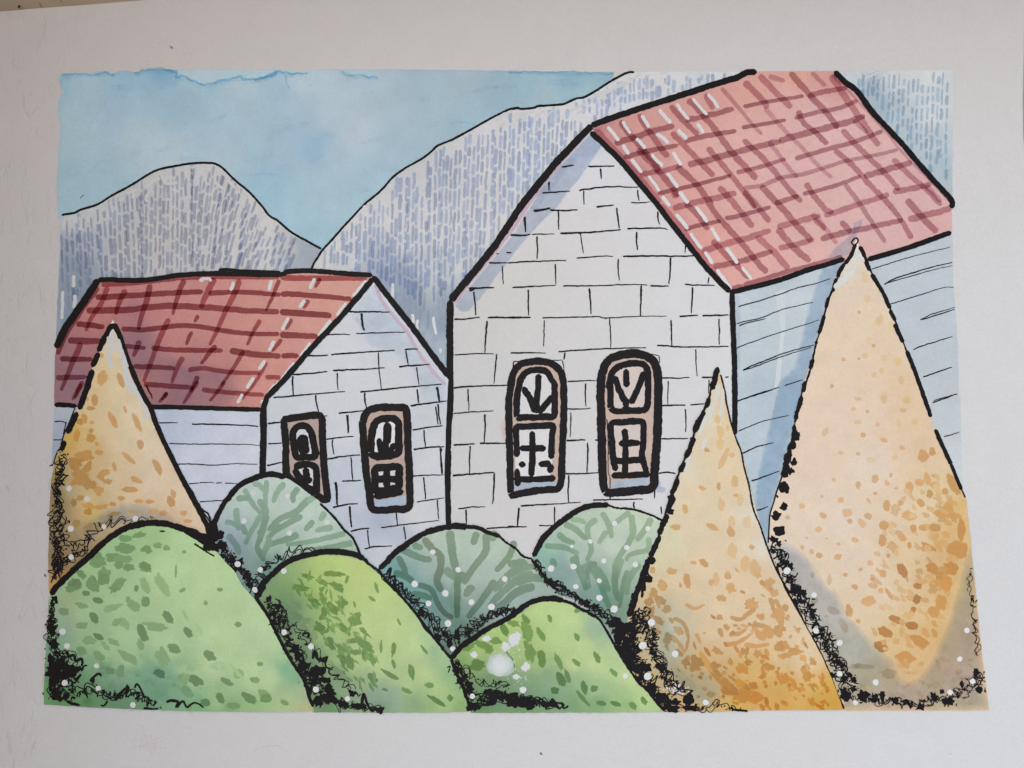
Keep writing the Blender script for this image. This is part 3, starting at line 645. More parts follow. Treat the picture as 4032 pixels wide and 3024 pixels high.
whites(roof, 'C 785,1000 830,1050 875,1110; 905,950 930,1000 970,1050; 1055,905 1080,950 1115,1005; 1190,860 1230,910 1285,970; 1330,815 1370,880 1425,940; 1455,775 1510,840 1570,905; 1575,740 1620,790 1660,850; 1170,1050 1220,1085 1270,1130; 1340,1020 1370,1055 1410,1095; 1490,970 1520,1010 1540,1050; 905,1140 930,1180 955,1215; 1010,1090 1050,1130 1085,1170; 975,1250 1010,1300 1055,1360; 1130,1215 1170,1260 1220,1310; 1300,1195 1330,1250 1365,1300; 1105,1385 1150,1440 1195,1505; 1255,1360 1300,1420 1340,1480; 1215,1545 1275,1625; 1350,1510 1420,1600; G 1325,185 1370,240 1420,300; 1480,125 1530,190 1570,250; 1435,335 1480,400 1525,460; 1600,290 1635,350 1665,400; 1550,480 1610,575; 1720,450 1765,510 1810,575; 1645,620 1700,700 1755,780; 1840,600 1880,650 1920,700', 14)
house.add('roof', roof)

def window(thing, layer, outer, tan_poly, tan, panes, sill, sillc, inks, thick, thin='', tw=4.6, label=None):
    """thick black frame round tan wood; two panes and a blue sill are parts of it"""
    w = Part(layer)
    w.fill(tan_poly, None, 0, 12, 0.8, PAINT, tan, vary=0.06)
    w.stroke(outer, thick * 1.1, INKC*1.3, 3, INK, 0.13, True, closed=True)
    if thin: bricks(w, thin, tw, 3.2)
    wo = thing.add('window', w, label=label)
    for poly, c, lines in panes:
        p = Part(layer + 1)
        p.fill(poly, None, 0, 10, 0.5, PAINT, c, vary=0.03)
        for path, ww, closed in lines:
            p.stroke(path, ww * 1.28, INKC*1.2, 2, INK, 0.15, True, closed=closed)
        thing.add('pane', p, wo)
    s = Part(layer + 1.2)
    s.fill(sill, None, 0, 8, 1, PAINT, sillc, vary=0.12)
    thing.add('sill', s, wo)
    return wo
def closed(s, w=22): return (P(s), w, True)
def opn(s, w=22): return [(p, w, False) for p in PL(s)]
O1 = P('K 25,880 15,600 5,200 G 15,1600 40,1450 100,1370 220,1345 330,1358 400,1410 430,1470 440,1560 K 440,100 438,300 425,600 408,830 300,855 200,868 80,890')
window(house, 11, O1, O1, pig(2110, 1650, (206,174,158)),
       [(P('K 65,290 60,100 G 80,1540 120,1450 220,1420 320,1440 360,1540 K 372,100 365,290 220,300'), pig(2110, 1560, (196,194,200)),
         [closed('K 72,280 70,180 75,90 G 85,1560 105,1480 150,1430 220,1412 300,1425 350,1500 K 365,30 368,150 362,275 290,282 220,288 140,285', 21)] + opn('G 240,1445 238,1560 K 232,90 225,180 225,255; G 122,1545 145,1600 K 150,90 190,180 215,250; K 355,115 300,180 240,255', 20)),
        (P('K 55,350 355,340 350,640 330,770 60,780'), pig(2110, 1850, (200,198,204)),
         opn('K 78,830 72,690; 70,600 68,480 68,370 140,362 250,352 352,355 350,420 345,500 340,615; 345,655 335,690 325,725; 190,395 192,480 195,560 190,650 185,755; 90,530 200,533 300,530; 85,655 140,660; 240,655 290,652 340,655; 45,772 200,775 375,765', 20))],
       P('K 42,800 210,795 385,788 380,825 200,852 42,862'), pig(2110, 1915, (168,182,206)), None, 26,
       'G 45,1345 150,1348 300,1342 430,1335; 45,1345 40,1420 25,1600; 430,1340 440,1400 447,1520; K 30,820 40,880', label='left arched window of the bigger house, black frame round white panes')
O2 = P('K 770,868 745,700 735,300 G 730,1600 740,1450 780,1350 860,1305 990,1285 1100,1310 1160,1370 1182,1480 K 1185,0 1178,400 1155,700 1135,840 1000,862 880,875')
window(house, 11, O2, O2, pig(2480, 1650, (208,178,165)),
       [(P('K 805,230 800,0 G 805,1540 830,1420 960,1370 1080,1380 1110,1480 K 1105,80 1090,235'), pig(2480, 1560, (206,188,184)),
         [closed('K 812,210 808,100 803,10 G 803,1560 815,1450 870,1388 960,1362 1060,1368 1100,1420 1105,1560 K 1105,80 1095,200 1050,230 960,235 860,238', 21)] + opn('G 840,1460 870,1560 K 880,80 925,170; G 1075,1425 1040,1520 K 1010,90 965,180; G 930,1405 932,1480 935,1550; K 928,130 930,170 925,210; 900,215 960,215', 20)),
        (P('K 805,310 1070,310 1075,600 1060,735 810,740'), pig(2480, 1850, (206,188,184)),
         opn('K 850,710 828,600 820,480 815,340 900,325 1000,318 1062,325 1068,400 1065,500 1055,590 1075,660 1095,740; 920,375 925,480 925,580 922,740; 872,495 960,490 1045,488; 840,632 960,625 1060,620; 815,745 960,742 1120,735', 20))],
       P('K 815,790 960,775 1110,752 1112,812 1000,830 820,852'), pig(2480, 1895, (168,184,210)), None, 31,
       'G 770,1310 880,1290 990,1290 1100,1285 1190,1300; 1190,1300 1195,1360; 985,1260 990,1285; K 780,870 800,890 960,895 1145,875; 1155,860 1155,925; 805,760 805,930; 780,300 790,500 788,700 805,760', label='right arched window of the bigger house, black frame round pinkish panes')
ol = Part(15)
def thick(part, s, w, smooth=True, jit=0.12, dl=0, **k):
    for p in PL(s): part.stroke(p, w/2, INKC, dl, INK, jit, smooth, **k)
thick(ol, 'C 662,985 530,1120 370,1290 150,1560 80,1655 F 2040,220 1900,430 1750,620 1650,740 1545,870', 58, False)
thick(ol, 'F 1545,865 1542,1200 1545,1659 J 1530,350 1525,640 1522,900 1528,1165', 55)
thick(ol, 'C 655,990 900,900 1300,770 1700,640 1800,612 1880,570 1960,568', 50)
ol.dab(*P('C 1905,572')[0], 22, 10, 0, INKC, 0, INK, 0, 0.2)
thick(ol, 'C 650,1040 760,1140 900,1280 1050,1460 1200,1640 G 1250,210 1400,400 1550,590 1650,700 1750,800', 46)
thick(ol, 'G 1745,805 1850,780 2000,742 2200,684 H 500,628 650,585 800,538; H 980,545 1300,450 1500,380 1640,328', 42)
thick(ol, 'G 1765,800 1770,1000 1778,1200 1785,1400 K 1785,0 1788,200 1785,425', 44)
thick(ol, 'D 720,560 800,645 900,720 1000,860 1080,950 1250,1130 1350,1250 1500,1420 1640,1575 1642,1640', 46)
house.add('ink_outline', ol)

# ================================================================== the smaller house on the left
cot = Thing('house', P('J 850,1340')[0], 16, 'smaller painted block house with darker red tiled roof, left of the bigger house', 'house', 'painted houses')
wall = Part(16)
wall.fill(P('F 942,700 1100,900 1400,1310 1530,1490 J 1515,300 1500,700 1510,1160 1250,1300 990,1500 700,1300 300,900 60,760 75,500 80,215 130,110 F 300,1420 500,1195 700,990'), [(x, y, tuple(0.62*np.array(q) + 0.38*np.array((190, 189, 191)))) for x, y, q in CT('F 930,850,186,192,202 700,1250,190,190,192 450,1400,188,188,190 200,1600,182,187,190 800,1450,190,190,193 1000,1050,180,190,208 1200,1300,184,190,205 1400,1500,182,190,207 1100,1500,188,189,196 J 300,200,178,184,189 150,300,172,180,186 200,550,176,184,196 700,200,187,187,190 1100,100,188,188,192 700,400,185,187,193 700,700,172,185,205 640,900,170,184,207 800,900,172,185,206 1350,250,180,188,204 1350,450,183,189,203 1350,650,184,189,202 1400,850,184,189,203 1250,1050,194,191,194 1300,1150,184,186,200 1000,1100,148,171,207 900,1200,160,178,206 1200,1200,158,176,207 1000,1350,176,182,200 800,1200,168,182,204')], 0, 13, 0.8, SHEET, vary=0.035)
wall.fill(P('F 760,985 850,850 945,740 1080,950 1250,1170 1500,1520 J 1500,200 1350,170 F 1250,1400 1100,1280 920,1240 830,1080'), None, 0.6, 13, 1.2, GLAZE, ratio((181,188,201),(188,189,196)), vary=0.05, feather=10)
wall.stroke(P('F 955,740 1000,860 1080,965 1200,1105 1330,1330 1430,1450 1510,1530'), 13, pig(1600, 1300, (196,164,186)), 1, PAINT, 0.2, False)
bricks(wall, 'F 570,1137 670,1132 760,1135; 420,1300 500,1300 585,1297; 605,1293 850,1275 1110,1258; 980,1275 985,1400 1003,1565; 1185,1255 1230,1248 1290,1248; 300,1450 450,1440 580,1425; 620,1418 850,1408 1030,1395; 305,1460 305,1540 310,1615; 655,1435 655,1500 663,1575; 1280,1390 1290,1460 1298,1530; 150,1632 450,1605 720,1583; 835,1587 1100,1560 1300,1540 1480,1525; 485,1610 490,1659 J 510,250; F 875,1590 872,1640 J 887,215; J 110,335 215,325; 540,278 580,275; 1285,65 1290,110 1298,175; 1230,195 1380,175 1520,157; 665,255 770,245 870,235; 1245,388 1370,365 1490,352; 565,460 680,445 785,435; 618,460 620,520 630,580; 1340,385 1342,450 1350,520; 110,495 225,490; 1255,540 1380,522 1500,517; 570,618 700,595 840,582; 763,600 770,690 778,785; 100,665 160,655 235,638; 695,790 770,787 845,782; 1245,750 1370,742 1495,740; 1335,755 1345,850 1352,935; 620,998 720,975 820,965; 1280,955 1380,938 1500,920; 1445,935 1448,1010 1455,1090; 760,1185 830,1168 910,1160; 870,1323 960,1305 1090,1300')
bricks(wall, 'F 745,955 900,955 1070,958; 805,1127 1000,1120 1195,1115; 1140,1390 1250,1380 1385,1368; 1195,1260 1205,1320 1215,1375; J 835,88 860,86; 730,265 738,340 740,415; 740,265 745,410; 1430,200 1440,270 1450,345; 1450,180 1455,260 1468,345; 1465,525 1475,630 1485,735; 1478,530 1470,600 1478,735; 1120,1030 1125,1090 1130,1140; 1000,1155 1200,1130 1460,1097; 893,1170 900,1240 910,1310; 1180,1145 1188,1200 1195,1250', 6.5)
bricks(wall, 'F 845,965 852,1040 870,1105; J 645,795 652,890 655,980; 752,985 760,1070 770,1155; 1440,45 1450,100 1460,165', 9.5)
cot.add('front_wall', wall)
side = Part(16.2)
side.fill(P('I 425,195 600,205 1170,215 2055,225 2070,720 1900,830 1720,1100 1500,1000 1000,900 500,700 410,650 418,400'), CT('I 1500,280,178,186,200 1900,280,182,187,198 1300,300,170,178,194 1800,600,184,189,200 1500,700,182,187,198 2000,650,184,188,197 1650,950,180,185,196 470,260,160,163,170 470,400,152,158,170 440,540,142,152,166'), 0, 13, 1.2, PAINT, vary=0.06)
bricks(side, 'I 1250,330 1330,328 1400,330; 1510,340 1650,340 1800,345 1930,350 2035,357; 1330,493 1500,497 1700,497 1900,500 2045,505; 1395,655 1530,655 1680,663 1860,652 2030,655; 1485,810 1570,805; 1570,802 1640,798 1690,803; 1700,805 1750,803; 1770,806 1880,808; 1570,950 1660,945 1760,940; 425,320 490,318 520,330; 420,467 465,463 510,465', 5.2)
cot.add('side_wall', side)
def pinker(ctl): return [(x, y, (q[0]+6, q[1]+1, q[2]+3)) for x, y, q in ctl]
roof = Part(18)
roof.fill(P('E 775,700 1000,710 1150,705 1400,670 1750,655 2211,660 F 250,650 700,655 942,680 830,830 650,1035 450,1245 230,1505 J 100,135 75,215 0,215 I 1700,215 1180,200 600,190 425,185 E 432,1300 445,1240 540,1050'), pinker(CT('E 900,800,200,118,104 1300,850,206,126,112 1700,850,208,130,114 2100,850,210,134,116 750,1000,198,116,102 700,1200,180,108,102 550,1250,168,104,102 500,1400,152,104,108 600,1500,146,106,112 1050,980,180,108,104 1100,1200,150,104,110 1300,1050,204,124,110 1600,1000,208,128,112 1400,1250,204,122,108 1150,1400,148,102,108 1350,1420,152,102,106 1200,1550,152,100,104 1500,1480,150,104,108 1700,1500,152,104,108 1700,1300,206,124,110 1950,1200,210,132,114 2000,1500,212,134,116 1780,1600,160,106,108 F 200,750,216,144,122 600,750,218,148,126 200,900,216,142,120 550,900,218,146,124 150,1050,214,138,118 400,1080,218,144,124 150,1220,214,138,118 330,1260,216,140,122 50,1450,214,136,116 150,1550,216,138,118 J 50,100,216,136,118 I 1950,100,212,132,114 1400,130,150,102,106 1700,100,166,108,106 1900,170,210,130,114 1150,30,206,120,90')), 0, 12, 0.9, PAINT, vary=0.05)
rr_ = np.array((0.43, 0.22, 0.25))
glazes(roof, 'E 750,840 850,838 1000,830 1300,810 1600,795; 1640,810 1900,800 2211,820; F 212,818 300,815 600,840 770,855; E 680,945 850,943 1000,940 1300,910 1600,920 1800,935 2000,950 2200,955; F 205,953 400,970 610,985; E 600,1050 700,1060 825,1075; 955,1090 1150,1095 1400,1065 1550,1070 1800,1110 2000,1130 2200,1130; F 205,1136 300,1140 500,1150; E 535,1180 650,1185 800,1185; 1810,1260 2000,1290 2211,1305; F 214,1302 350,1300; E 470,1325 600,1330 730,1330', 24, rr_, var=0.10)
glazes(roof, 'E 960,1225 1150,1240; 1190,1240 1400,1255 1755,1260; 1050,1385 1200,1390 1380,1400; 1480,1415 1600,1400 1800,1430 2050,1440; 2090,1470 2211,1475; E 440,1475 680,1470; 1130,1525 1400,1545 1530,1555; 1590,1570 1800,1590 2080,1610; E 800,740 1000,730 1300,700 1500,682 1800,680 2200,682; F 205,686 400,690 890,692; E 770,760 650,930 520,1130 450,1290', 20, np.clip(rr_*1.2, 0, 1))
glazes(roof, 'E 850,760 790,900 720,1000 675,1110; 990,780 940,880 910,980; 1185,740 1150,880 1110,1000 1090,1100; 1450,700 1400,830 1360,980; 1690,690 1620,830 1580,930; 1890,700 1830,850 1780,940 1720,1080 1650,1220; 1330,1010 1260,1160 1200,1320 1130,1510; 640,1200 560,1380 480,1580; 1440,1310 1390,1410 1350,1520; 1100,1180 1050,1310', 25, np.clip(rr_*1.35, 0, 1), taper=0.4)
glazes(roof, 'E 1560,980 1530,1040; 1510,1110 1465,1220; 2050,1020 1990,1120 1945,1220; 1700,1220 1640,1290 1580,1370; 1920,1260 1850,1380 1740,1540; 2100,1350 2030,1480 1900,1650; 1560,1460 1500,1590; 1320,1590 1270,1650; 650,1500 590,1640; I 1560,0 1480,120 1440,180; 1770,0 1700,100 1650,160; 1320,90 1250,170; 640,20 570,150; F 200,700 140,850 90,950; 520,690 480,770; 430,860 390,930; 300,1010 250,1100; 220,1170 140,1270', 18, np.clip(rr_*1.2, 0, 1), taper=0.4)
whites(roof, 'E 1580,695 1660,695; 1600,715 1570,700; 1660,695 1655,718; 1840,715 1830,755 1815,790; F 140,705 125,750 120,790; 480,690 460,730 440,775; 400,860 360,925; 275,1000 245,1050 220,1100; 885,710 830,775 780,835; 730,885 690,935 650,985; 605,1020 560,1080 510,1145; 445,1200 410,1250 365,1305; 320,1355 265,1425 215,1490; 165,1525 115,1600; E 2160,1185 2140,1225 2115,1265; 2090,1340 2065,1375 2040,1410; 2000,1470 1970,1515 1945,1560; 1910,1600 1870,1675; I 2200,0 2150,60 2110,110; 2070,150 2062,180', 14)
cot.add('roof', roof)
W1 = P('J 262,740 255,600 245,470 238,330 260,305 350,287 480,275 530,300 540,450 550,620 570,800 575,935 540,935 440,860 340,800')
TAN = pig(1250, 1700, (188,158,145))
window(cot, 19, P('J 262,740 250,480 236,320 270,300 350,285 480,270 532,290 540,450 548,620 565,800 578,930 560,935 545,935 525,920 470,870 380,810'), W1, TAN,
       [(P('J 320,420 360,365 420,380 470,500 480,600 345,600'), pig(1200, 1730, (186,188,194)), [closed('J 312,480 310,400 345,358 400,355 445,395 468,480 480,590 400,597 335,597', 22)] + opn('J 395,425 360,470 365,520 385,570; 400,425 405,500 420,570; 375,470 390,590', 20)),
        (P('J 330,700 460,670 490,720 500,910 400,830 340,770'), pig(1220, 1880, (192,188,188)), opn('J 318,690 350,665 430,655 470,670 492,720 492,890; 405,680 412,740 425,800; 345,772 400,785 460,775; 318,690 350,750 420,810', 22))],
       P('J 500,890 540,900 560,930 520,920'), pig(1260, 1950, (188,158,145)), None, 26, label='small narrow window partly hidden behind the grey green bush')
W2 = P('J 858,320 858,400 880,690 905,860 930,1000 1000,1018 1100,1010 1218,988 1225,800 1212,500 1200,235 1140,210 1050,208 950,214 890,245')
window(cot, 19, W2, W2, pig(1500, 1800, (196,162,146)),
       [(P('J 925,590 930,400 970,315 1080,295 1135,330 1140,570 1060,590'), pig(1520, 1720, (200,198,202)), [closed('J 922,560 925,440 945,350 985,308 1080,292 1132,325 1138,450 1135,560 1060,588 960,592', 24)] + opn('J 1048,325 1040,430 1040,545 1075,550 1105,490; 985,450 990,500 1010,580; 1060,330 1055,500', 19)),
        (P('J 945,690 1150,680 1140,860 950,870'), pig(1520, 1880, (192,186,188)), [closed('J 955,760 958,690 1040,682 1138,680 1142,750 1138,835 1100,850 1030,865 960,862', 24)] + opn('J 1045,690 1045,780 1050,860; 960,775 1050,772 1140,770; 945,910 1050,895 1178,868; 1000,840 960,880', 22))],
       P('J 930,942 1050,930 1200,905 1195,965 1100,998 940,992'), pig(1530, 1980, (160,182,208)), None, 27, label='fully visible window of the smaller house with a blue sill')
ol = Part(22)
thick(ol, 'E 768,708 860,700 960,705 1150,705 1400,668 1600,655 1750,655 2211,662 F 250,640 450,633 700,652 932,668', 40)
thick(ol, 'E 1720,628 1800,622 1900,632 2100,640 2211,645', 26)
thick(ol, 'E 775,700 650,890 520,1070 440,1240', 58, False)
thick(ol, 'I 428,190 500,188 605,198; 1165,205 1400,207 1600,213 1850,220 2055,225', 38)
thick(ol, 'F 940,690 830,825 650,1033 450,1243 230,1500 J 100,130 70,230', 46, False)
thick(ol, 'F 935,675 1100,890 1250,1080 1400,1290 1535,1465', 48, False)
thick(ol, 'J 72,195 75,400 72,520 66,770', 54)
cot.add('ink_outline', ol)

# ================================================================== trees and bushes
def scatter(part, poly, n, keep, size, ang, col, drop=0.0, rough=0.25, var=0.12, soft=0.0, dl=1, rim=0.04):
    A = np.array(poly); k = 0; tries = 0
    while k < n and tries < n * 60:
        tries += 1
        x, y = random.uniform(A[:,0].min(), A[:,0].max()), random.uniform(A[:,1].min(), A[:,1].max())
        if random.random() > keep(x, y): continue
        if not inside(A, np.array([x-8, x+8, x]), np.array([y, y, y+8])).all(): continue
        rx, ry = size(x, y); c = col(x, y) if callable(col) else col
        part.dab(x, y, rx*random.uniform(0.6, 1.35), ry*random.uniform(0.6, 1.3), ang(x, y), np.clip(c*random.uniform(1-var, 1+var), 0, 0.98), dl, GLAZE, rim, rough*0.8, 26, soft, 0, drop, True)
        k += 1
def dablist(part, s, col, var=0.10, rough=0.22, drop=0.0, dl=1, rim=0.03, soft=0.12):
    for x, y, rx, ry, a in DB(s, 0.88):
        part.dab(x, y, rx, ry, a, np.clip(col*random.uniform(1-var, 1+var), 0, 0.98), dl, GLAZE, rim, rough*0.8, 30, soft, 0, drop, True)
TREES, BUSHES = 'painted cone shaped trees', 'painted round bushes'
OR = np.array((0.86, 0.64, 0.43)); ORL = np.array((0.94, 0.80, 0.64)); ORD = np.array((0.78, 0.52, 0.34))

def peach(ctl): return [(x, y, (q[0]*1.03 + 3, q[1]*1.015 + 1, q[2]*1.01 - 3)) for x, y, q in ctl]
# ---- wide cone tree on the right
tr = Thing('cone_tree', P('P 1300,1190')[0], 23, 'tallest and widest painted cone shaped tree, peach coloured, at the right edge of the scene', 'tree', TREES)
cr = Part(23)
RT = P('H 890,385 915,440 970,560 1020,660 1160,930 1270,1210 1290,1260 1380,1500 1440,1655 L 1485,290 1505,370 1640,660 1720,850 1758,940 1770,1050 1795,1250 1815,1500 P 1840,350 1880,750 1940,1205 1500,1208 1000,1208 800,1212 650,860 450,450 260,60 L 200,1290 215,1050 240,945 280,850 330,650 380,500 410,310 440,190 480,0 H 545,1340 590,1150 650,930 700,800 760,620 830,530')
cr.fill(RT, peach(CT('H 890,480,218,212,202 870,600,222,210,196 950,680,224,204,182 850,800,226,206,184 800,1000,228,206,184 1000,1000,228,206,180 750,1300,228,206,185 1100,1200,228,204,178 650,1600,228,206,186 1300,1600,230,202,168 L 600,200,228,206,188 1000,200,229,207,188 1300,200,230,202,168 600,600,229,205,186 1000,700,228,210,196 1450,550,228,200,166 400,1000,228,208,190 800,1100,227,210,195 1200,1000,228,207,180 1550,900,229,204,160 1700,1000,230,192,118 1650,1200,228,184,118 1450,1000,230,208,168 400,1250,226,206,188 900,1400,228,208,188 1300,1350,228,200,156 1600,1450,227,184,122 P 900,100,228,207,184 1100,300,228,206,178 900,450,227,204,170 1200,650,229,194,132 1400,400,228,196,140 1500,600,228,184,112 1600,250,227,186,118 1350,850,228,184,120 1250,950,220,184,132 600,150,226,205,180 700,450,226,204,178 900,750,224,206,172 1000,950,222,190,140 1300,1080,230,184,148 1600,900,232,182,136 1750,600,230,182,136 1800,1000,228,184,148 1100,1150,232,190,150 1600,1180,224,190,140 1900,1190,228,196,150 L 1780,1300,226,192,132')), 0, 12, 1.2, PAINT, vary=0.04)
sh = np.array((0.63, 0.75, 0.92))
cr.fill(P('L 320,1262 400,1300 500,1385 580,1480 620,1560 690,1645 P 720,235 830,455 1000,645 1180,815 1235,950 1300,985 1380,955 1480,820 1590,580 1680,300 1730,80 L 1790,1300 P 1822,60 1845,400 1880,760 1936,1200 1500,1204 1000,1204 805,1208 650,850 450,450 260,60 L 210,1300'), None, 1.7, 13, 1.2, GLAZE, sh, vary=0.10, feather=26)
dablist(cr, 'H 960,690,28,45 980,850,30,35 1075,1020,35,50,20 1165,1080,25,45 990,1170,25,25 1115,1320,30,32 1215,1350,40,45 1090,1420,22,32 1030,1450,26,26 1245,1490,25,40 960,1300,30,28 950,1590,25,25 1110,1610,32,38 1290,1640,50,25 L 905,140,30,18 1110,140,30,45 1290,155,40,35 1350,320,30,25 905,325,32,22 1080,440,25,30 650,400,28,45,25 1225,330,16,42 1260,230,30,20 770,565,28,18 1010,620,50,28 1195,600,25,32', np.clip(ORL*1.12, 0, 0.97), soft=0.35)
dablist(cr, 'H 812,725,15,10,-30 915,960,16,18 1028,1222,18,18 790,1330,22,17,25 912,1325,14,11 700,1540,18,20 L 870,222,22,20 980,240,15,15 1060,345,18,18,30 945,425,25,22 1110,465,35,20,20 1255,527,25,20 905,573,20,18 712,778,18,18 1165,740,12,22 1040,770,35,38 905,820,24,34 1135,805,32,20,45 770,940,28,26 620,910,15,13,40 1040,885,18,14 465,985,28,24 350,1075,24,20 630,1060,40,24,30 820,1035,45,40 985,1065,36,30 840,1105,26,22,40 935,1120,28,42,-30 595,1170,26,30 500,1237,12,10 660,1240,14,7 750,1283,18,15 880,1253,34,22,15 465,1310,22,20 540,1345,20,24 745,1385,36,30 600,1375,30,26 1000,1435,32,24,25 925,1485,22,16,-25 800,1525,22,16 1115,1445,14,22 1145,1375,18,24,-20 990,945,14,36,-35 1205,845,14,12', OR*0.6+ORL*0.4)
dablist(cr, 'L 1310,840,38,60 1390,800,45,35 1450,770,28,60,-15 1420,590,45,60 1490,560,30,40 1130,980,36,50 1110,1140,42,45 1100,1255,36,55 1240,960,28,24 1400,960,45,30,40 1470,890,28,40 1310,1062,72,42,15 1340,1160,28,36 1415,1160,40,25,25 1250,1230,30,50,-45 1310,1295,22,30 1180,1285,40,20,35 1660,820,45,110,-28 1590,870,30,32 1600,1050,130,36,8 1620,1000,40,60,-30 1510,1155,58,38,15 1465,1310,80,26,28 1680,1330,95,80 1720,1180,35,110 1500,1460,60,25,30 1560,1530,60,60 1510,1600,55,45 1640,1480,60,60 P 1150,290,20,60,-35 990,345,60,50 1100,130,35,35 835,420,30,55,-10 880,235,32,22,30 1020,172,24,18 1085,265,22,26 1045,222,14,12 805,138,22,18 905,505,18,24,-30 1390,660,85,48,25 1280,790,85,50,10 1500,430,60,50,30 1560,360,50,70 1490,90,60,40,30 1600,200,55,70', OR)
dablist(cr, 'P 1255,105,42,75,-28 1375,228,36,26 1370,330,38,42 1340,412,27,27 1200,492,66,34,25 1330,540,58,36,15 1120,590,78,40,28 1085,705,72,42,32 L 1370,1610,35,26', ORD*0.85)
dablist(cr, 'P 710,420,60,35,20 790,540,30,70,-30 560,350,30,50,30 680,180,24,50 545,140,20,28 940,860,110,24,6 1150,920,70,50 680,610,35,24', np.array((0.85, 0.78, 0.70)), soft=0.3)
scatter(cr, P('L 1300,700 1600,750 1780,1300 P 1720,100 1550,600 1250,900 1000,600 L 1000,1500 1100,1100'), 120, lambda x, y: 0.8, lambda x, y: (17, 10), lambda x, y: random.uniform(10, 70), ORL, rough=0.4)
whites(cr, 'H 905,470 890,530 850,580; 930,520 940,570; 840,620 790,700 720,770; 890,600 830,680 770,750', 20, np.array((0.82, 0.80, 0.77)))
for i in range(60):                          # fine mottling of pigment in the shaded hem
    x, y = P('P 900,1000')[0][0] + random.uniform(-160, 460), P('P 900,1000')[0][1] + random.uniform(-120, 90)
    cr.dab(x, y, random.uniform(8, 30), random.uniform(5, 12), random.uniform(-30, 60), np.array((0.93, 0.90, 0.86)), 1, GLAZE, 0, 0.4, 14, soft=0.7)
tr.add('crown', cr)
ol = Part(25)
thick(ol, 'H 885,370 905,385 900,410 875,430 855,410 870,385 885,372', 12)
thick(ol, 'H 890,420 840,530 800,580; 800,570 760,640 745,690; 735,690 705,800; 672,840 650,930; 640,975 620,1060 595,1130; 580,1180 575,1215; 552,1320 530,1410; 490,1500 475,1590', 30, jit=0.22)
thick(ol, 'H 885,420 835,530 790,600 730,720 680,840 640,980 600,1120 575,1210 545,1340 500,1500 L 478,30 440,190 408,330', 15, jit=0.4)
thick(ol, 'H 915,450 970,560 1020,660 1160,935 1265,1205 1300,1290 1380,1500 L 1385,20 1480,285', 14, jit=0.4)
thick(ol, 'H 578,1185 578,1215', 38, jit=0.2); thick(ol, 'H 545,1330 535,1400', 34, jit=0.2)
thick(ol, 'L 482,10 475,90; 465,120 430,230 412,310; 405,345 395,460 372,520 360,590', 36, jit=0.25)
thick(ol, 'L 408,330 392,470 350,600 310,740 265,870 240,960 212,1050 205,1150 198,1275', 12)
thick(ol, 'L 425,400 405,470; 395,470 385,540; 365,560 345,640 330,720 315,760; 330,790 300,880; 275,920 260,900; 250,1040 265,1100; 265,1150 290,1220', 56, jit=0.3)
for x, y, rx, ry, a in DB('L 425,430,24,34 400,640,20,30 370,710,30,26 320,985,34,30 255,1060,36,34 290,1180,42,40 240,1245,38,26 285,1290,20,22 340,850,22,36'):
    ol.dab(x, y, rx, ry, a, INKC, 0, INK, 0, 0.4, 16)
thick(ol, 'H 915,440 945,490 970,560 1000,635; 1010,655 1050,720 1100,800 1160,935; 1155,940 1200,1030; 1190,1050 1230,1130 1262,1200; 1285,1258 1320,1340 1380,1500 1435,1655 L 1480,285; 1512,380 1570,510 1640,660', 34, jit=0.16)
thick(ol, 'L 1635,650 1680,760 1722,860', 30); thick(ol, 'L 1715,840 1750,920', 12)
thick(ol, 'P 262,70 300,180 380,330 440,430 500,560 560,660 620,780 690,940 740,1080 795,1195', 20)
tr.add('ink_outline', ol)
sc = Part(26)
scribble(sc, P('L 230,1270 290,1390 360,1520 420,1640 P 420,240 480,380 560,500 640,640 700,760 760,880 800,1000 830,1120'), 26, 5, 5.5, 10, 1.0, 1.0, 1, 38, (7, 15))
scribble(sc, P('P 850,1110 900,1120 1000,1110 1100,1140 1200,1140 1300,1160 1400,1160 1500,1120 1600,1110'), 14, 3, 4.6, 10, 1.0, 0.6, 1, None, (6, 16))
scribble(sc, P('P 1580,1140 1700,1080 1780,1000 1830,900 1870,950 1870,1060'), 26, 3, 4.0, 11, 1.0, 0.35, 1, None, (6, 13))
scribble(sc, P('P 1790,90 1785,200 1805,330 1825,480 1820,600 1845,700 1830,800'), 8, 2, 3.4, 9, 0.8, 0.0, 1)
for x, y, rx, ry, a in DB('P 800,1090,48,40 950,1080,40,36 1040,1110,36,32 1090,1090,24,36 1200,1130,28,28 1280,1150,28,22 1400,1180,34,24 1610,1130,44,38 1510,1090,20,20 1720,1000,20,26 1860,1050,34,28 1565,1055,18,20 840,930,24,22 870,970,26,22 870,1040,26,18 700,930,20,26'):
    sc.dab(x, y, rx, ry, a, INKC, 1, INK, 0, 0.45, 16)
tr.add('ink_scribble', sc)
dots(tr, 'P 345,108,28 560,298 573,578,24 760,675,24 760,918,24 1043,986,24 885,1145,20 1762,577 1706,802 1808,978 1630,1065,24', 27)

